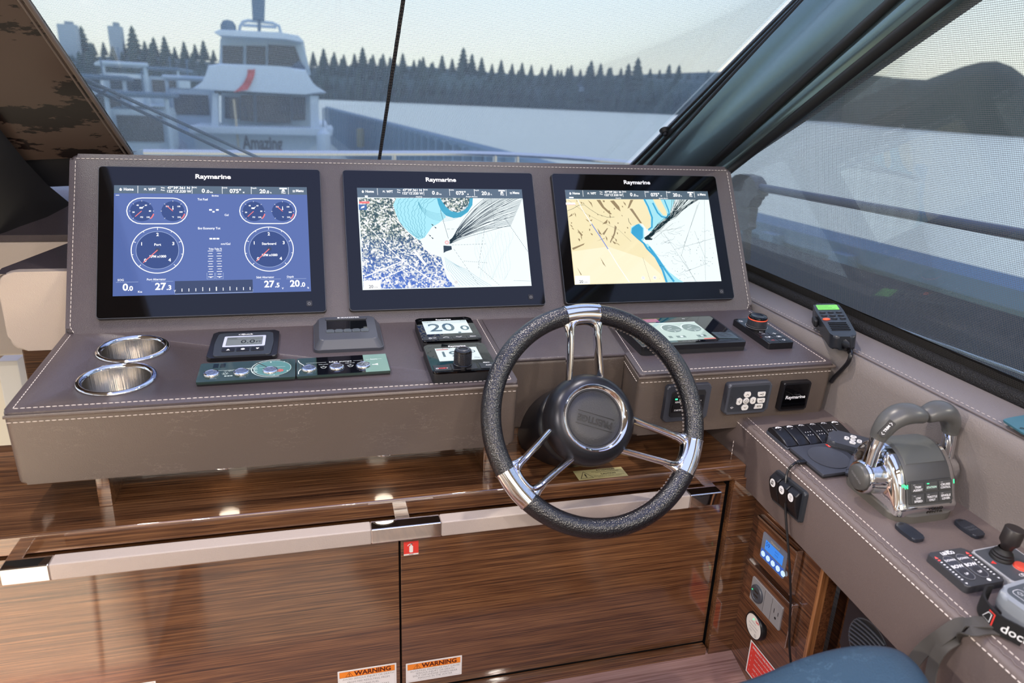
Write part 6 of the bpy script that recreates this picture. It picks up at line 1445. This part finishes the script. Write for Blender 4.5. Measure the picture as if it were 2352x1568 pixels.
for k in range(5): MB().prism(rpoly([(-.0325+k*.0155, -.0155), (-.0295+k*.0155, -.0105), (-.0235+k*.0155, -.0105), (-.0205+k*.0155, -.0155), (-.0235+k*.0155, -.0205), (-.0295+k*.0155, -.0205)], .001), q-.0003, q+.0012, .0004).build('key', E_BTN, t)
t = thing('outlet_panel', 'glossy wooden plate with silver socket and usb charger below the blue display', 'socket', FWW.m(.1190, .1930))
bev_plate(t, .139, .0890)
MB().prism(rrect(-.0478, -.0250, .0478, .0250, .0015), .0128, .0155, .0010).build('cover_plate', SILV, t); q = .0157
MB().ribbon([(-.0050, -.024), (-.0050, .024)], .0006, q).ribbon([(.0180, -.024), (.0180, .024)], .0006, q).build('plate_joint', DKP, t, smooth=0)
MB().lathe([(.0180, .0150), (.0180, .0185), (.0165, .0200), (.0125, .0200), (.0120, .0190), (0, .0190)], 36, TR(-.0260, 0, 0)).build('charger_ring', GRY2, t, smooth=40)
m = MB()
for y in (-.004, .005): m.rect(-.0325, y-.0018, -.0195, y+.0018, .0193)
m.build('usb_port', DKP, t, smooth=0); MB().disc((-.0375, .0035), .0014, .0202, 10).build('charger_lamp', E_GRN, t, smooth=0)
MB().rect(.0262, -.001, .0278, .0085, q).rect(.0385, .0, .0400, .0080, q).disc((.0330, -.0085), .0026, q, 14).build('socket_slots', BLKM, t, smooth=0)
t = thing('gas_sensor', 'round white sensor with black rim low on the side panel', 'sensor', FWW.m(.0925, .1170))
MB().lathe([(.0270, 0), (.0275, .002), (.0275, .0100), (.0262, .0118), (.0242, .0120)], 48).build('rim', BLK, t, smooth=40); MB().lathe([(.0244, .0112), (0, .0118)], 40).build('face', WHTP, t)
m = MB()
for j, (y, w_) in enumerate(((.008, .016), (.001, .030), (-.006, .024))): m.ribbon([(-w_/2, y), (w_/2, y)], .0008, .0122)
m.ring((.010, -.0150), .0022, .0030, .0122, n=16).text('CO', -.006, -.013, .005, .0122); m.build('print', GRYP, t, smooth=0)
MB().text('GAS', .010, .0150, .0055, .0122, bold=.03).build('red_lettering', REDP, t, smooth=0); MB().disc((-.0025, .0145), .0016, .0123, 12).build('lamp', E_GRN, t, smooth=0)
t = thing('emergency_sticker', 'red sticker with white border and lines of text at the foot of the side panel', 'sticker', FWW.m(.1250, .0350, .0005))
MB().rect(-.0468, -.040, .0468, .0365, 0).build('backing', WHT, t, smooth=0); MB().rect(-.0435, -.0370, .0435, .0335, .0002).build('red_field', REDP, t, smooth=0)
m = MB().text('EMERGENCY FIRE PROCEDURE', .001, .0265, .0062, .0004, bold=.02, width=.076)
for j, s_ in enumerate(('STOP ENGINES AND GENERATOR', 'SHUT OFF FUEL SUPPLY VALVES', 'DISCHARGE THE EXTINGUISHER', 'KEEP ALL HATCHES CLOSED', 'CALL FOR ASSISTANCE')):
    y = .0165-j*.0115; m.text(s_, .004, y, .0048, .0004, width=.060).text(str(j+1)+'.', -.037, y, .0048, .0004)
m.build('lettering', WHT, t, smooth=0)
# ------------------------------------------------------------------ radio handset on the sill
SN = V((-.14, -.02, 1)).normalized(); SO = V((.72, 0, -.012))
z7 = Z(1840, 680, 2000, 1140)
H0 = at(*z7(395, 120), SO+SN*.03, SN); H1 = at(*z7(720, 660), SO+SN*.03, SN)
FHS = Fr(H0.lerp(H1, .5)-SN*.03, (H0-H1).cross(SN)*1, H0-H1); LH = (H0-H1).length
w1 = FHS.uv(*z7(940, 600), .028); w0 = FHS.uv(*z7(430, 590), .028); WHS = min(.075, max(.045, abs(w1.x-w0.x)))
t = thing('radio_handset', 'black radio handset with green display and orange key lying on the sill', 'radio', FHS.m() @ RX(-.0))
hl = LH/2; hw = WHS/2
out = rpoly([(-hw*.92, hl), (hw*.92, hl), (hw, hl*.55), (hw*.86, -hl*.85), (hw*.6, -hl), (-hw*.6, -hl), (-hw*.86, -hl*.85), (-hw, hl*.55)], .008)
MB().prism(out, .002, .0300, .006, 3, both=True).build('housing', mat('handset_black', '22262c', .35), t); q = .0304
MB().poly(rrect(-hw*.76, hl*.58, hw*.76, hl*.90, .002), q).build('screen', E_LIME, t, smooth=0)
m = MB(); 
for j in range(3): m.rect(-hw*.7, hl*(.62+j*.09), hw*(.5-.2*j), hl*(.64+j*.09), q+.0002)
m.build('screen_marks', emis('handset_ink', (.1, .4, .06), 1), t, smooth=0)
for j, y in enumerate((.40, .20, .02)):
    for x in (-.58, 0, .58):
        if j == 2 and x == -.58: continue
        b = MB().lathe([(.0055, 0), (.0052, .0012), (.004, .0018), (0, .0018)], 18, TR(x*hw, y*hl, q-.0003), sx=1.15, sy=.75).build('key', BLK, t); MB().ribbon([(x*hw-.002, y*hl), (x*hw+.002, y*hl)], .0008, q+.0017).build('symbol', GRYP, b, smooth=0)
MB().lathe([(.0066, 0), (.0064, .0014), (.005, .0022), (0, .0022)], 20, TR(-.58*hw, -.02*hl, q-.0003), sx=1.1, sy=.75).build('orange_key', mat('orange_key', 'f0603a', .4), t)
for j in range(5): MB().tube([(-hw*.62, hl*(-.24-j*.10), q-.0004), (hw*.62, hl*(-.24-j*.10), q-.0004)], .0016, 6).build('grille_slat', BLKG, t)
MB().box((-hw-.004, hl*.28, .015), (.009, .030, .016), .004, 3).build('talk_button', BLKM, t)
ce = [FHS.loc(at_x(*z7(a, b), X_)) for a, b, X_ in ((790, 850, .722), (815, 950, .708), (770, 1080, .706), (660, 1210, .7085), (560, 1310, .7095), (490, 1400, .7095))]
MB().tube([V((0, -hl+.004, .016)), V((0, -hl-.010, .016)), ce[0]], [.0095, .0085, .0052], 12, flat=.8).build('cord_boot', BLK, t)
for i in range(3): MB().tube([ce[0].lerp(ce[1], .1+.22*i), ce[0].lerp(ce[1], .22+.22*i)], .0060-.0004*i, 12).build('boot_rib', BLK, t)
MB().tube(spline([ce[0]]+ce[1:], 6), .0041, 10).build('cord', BLK, t)
z8 = Z(1700, 600, 2352, 2045)
cp = [FHS.loc(at(*z8(a, b), SO+SN*.002, SN)) for a, b in ((1885, 1155), (1945, 1140), (2120, 1110), (2200, 1180), (2160, 1300), (2030, 1250))]
c_ = V((sum(p.x for p in cp)/6, sum(p.y for p in cp)/6))
cd_ = thing('boat_card', 'dark teal card with pointed corner lying on the sill, only its tip in view', 'card', FHS.m(c_.x, c_.y))
MB().prism(rpoly([(p.x-c_.x, p.y-c_.y) for p in cp], .004), .003, .006, .0008, both=True).build('card', TEAL, cd_)
mp_ = FHS.loc(at(*z8(2030, 1212), SO+SN*.004, SN)); m = MB().ring((mp_.x-c_.x, mp_.y-c_.y), .002, .0028, .0063, n=14).ribbon([(mp_.x-c_.x-.004, mp_.y-c_.y), (mp_.x-c_.x+.006, mp_.y-c_.y)], .0009, .0063); m.build('print', DKP, cd_, smooth=0)
# ------------------------------------------------------------------ helm seat corner
zt = -.235
sp2 = [at_z(x, y, zt) for x, y in ((1560, 1600), (1700, 1560), (1830, 1508), (1925, 1482), (2000, 1476), (2062, 1484), (2105, 1512), (2140, 1556), (2170, 1620))]
ctr = V((.12, -1.15, 0))
outl = [(p.x, p.y) for p in spline(sp2, 5)]+[(.40, -1.55), (-.2, -1.55)]
sea = thing('helm_seat', 'blue leather helm seat cushion, only its far corner in view', 'seat', TR(.15, -1.15, zt))
rows_ = []
cx = sum(p[0] for p in outl)/len(outl); cy = sum(p[1] for p in outl)/len(outl)
for k, z in ((.90, -.10), (.985, -.095), (1.005, -.07), (1.005, -.045), (.99, -.020), (.965, -.006), (.92, .001), (.8, .006), (.5, .010), (.02, .012)): rows_.append([(cx+(x-cx)*k-.15, cy+(y-cy)*k+1.15, z) for x, y in outl])
MB().loft(rows_, closed=True, capends=True).build('cushion', SEATL, sea, smooth=80)
MB().tube([(cx+(x-cx)*1.008-.15, cy+(y-cy)*1.008+1.15, -.058) for x, y in outl], .0035, 8, closed=True).build('piping', SEATL, sea)
MB().lathe([(.09, -.10), (.06, -.14), (.055, -.60), (.14, -.62), (.15, -.64)], 32, TR(-.05, -.15, 0)).build('pedestal', CHROME, sea)
# ceiling downlight fittings
for (x_, y_), lb_ in zip(DOWN, ('port downlight of the three in the saloon ceiling', 'middle downlight of the three in the saloon ceiling', 'starboard downlight of the three in the saloon ceiling', 'downlight in the ceiling strip above the wheel', 'downlight in the ceiling strip above the port pod')):
    dlt = thing('downlight', lb_, 'light', TR(x_, y_, 1.19), 'ceiling downlights')
    MB().lathe([(.045, 0), (.045, -.004), (.034, -.006), (.030, .0)], 28).build('ring', CHROME, dlt); MB().disc((0, 0), .030, -.001, M=RX(PI)).build('lens', mat('downlight_lens', 'fff0dc', .3, emit=10, ecol=(1, .9, .75)) if 'downlight_lens' not in bpy.data.materials else bpy.data.materials['downlight_lens'], dlt, smooth=0)
fl_ = thing('added_fill_panel', 'rectangular fill light panel added to the ceiling behind the helm', 'light', TR(-.4, -3.2, 1.185))  # glowing panel added out of view to go with the fill light
MB().box((0, 0, 0), (2.3, 1.3, .02), .004).build('frame', CREAM, fl_)  # frame of the added fill panel
MB().rect(-1.1, -.6, 1.1, .6, 0, M=TR(0, 0, -.011) @ RX(PI)).build('added_fill_diffuser', mat('added_fill_diffuser', 'fff2e2', .4, emit=5.5, ecol=(1, .88, .74)), fl_, smooth=0)

# cream locker added out of view, only for the glossy locker door to mirror
cs_ = thing('added_locker', 'cream locker added out of view for its reflection in the left locker door', 'locker', TR(-1.03, -.90, -.75))
MB().box((0, 0, .22), (.80, .56, .44), .015, 3).build('body', CREAM, cs_)
for x in (-.30, -.10, .10, .30): MB().tube([(x, .281, .02), (x+.02, .281, .43)], .005, 8).build('added_locker_pleat', BEIGE, cs_)
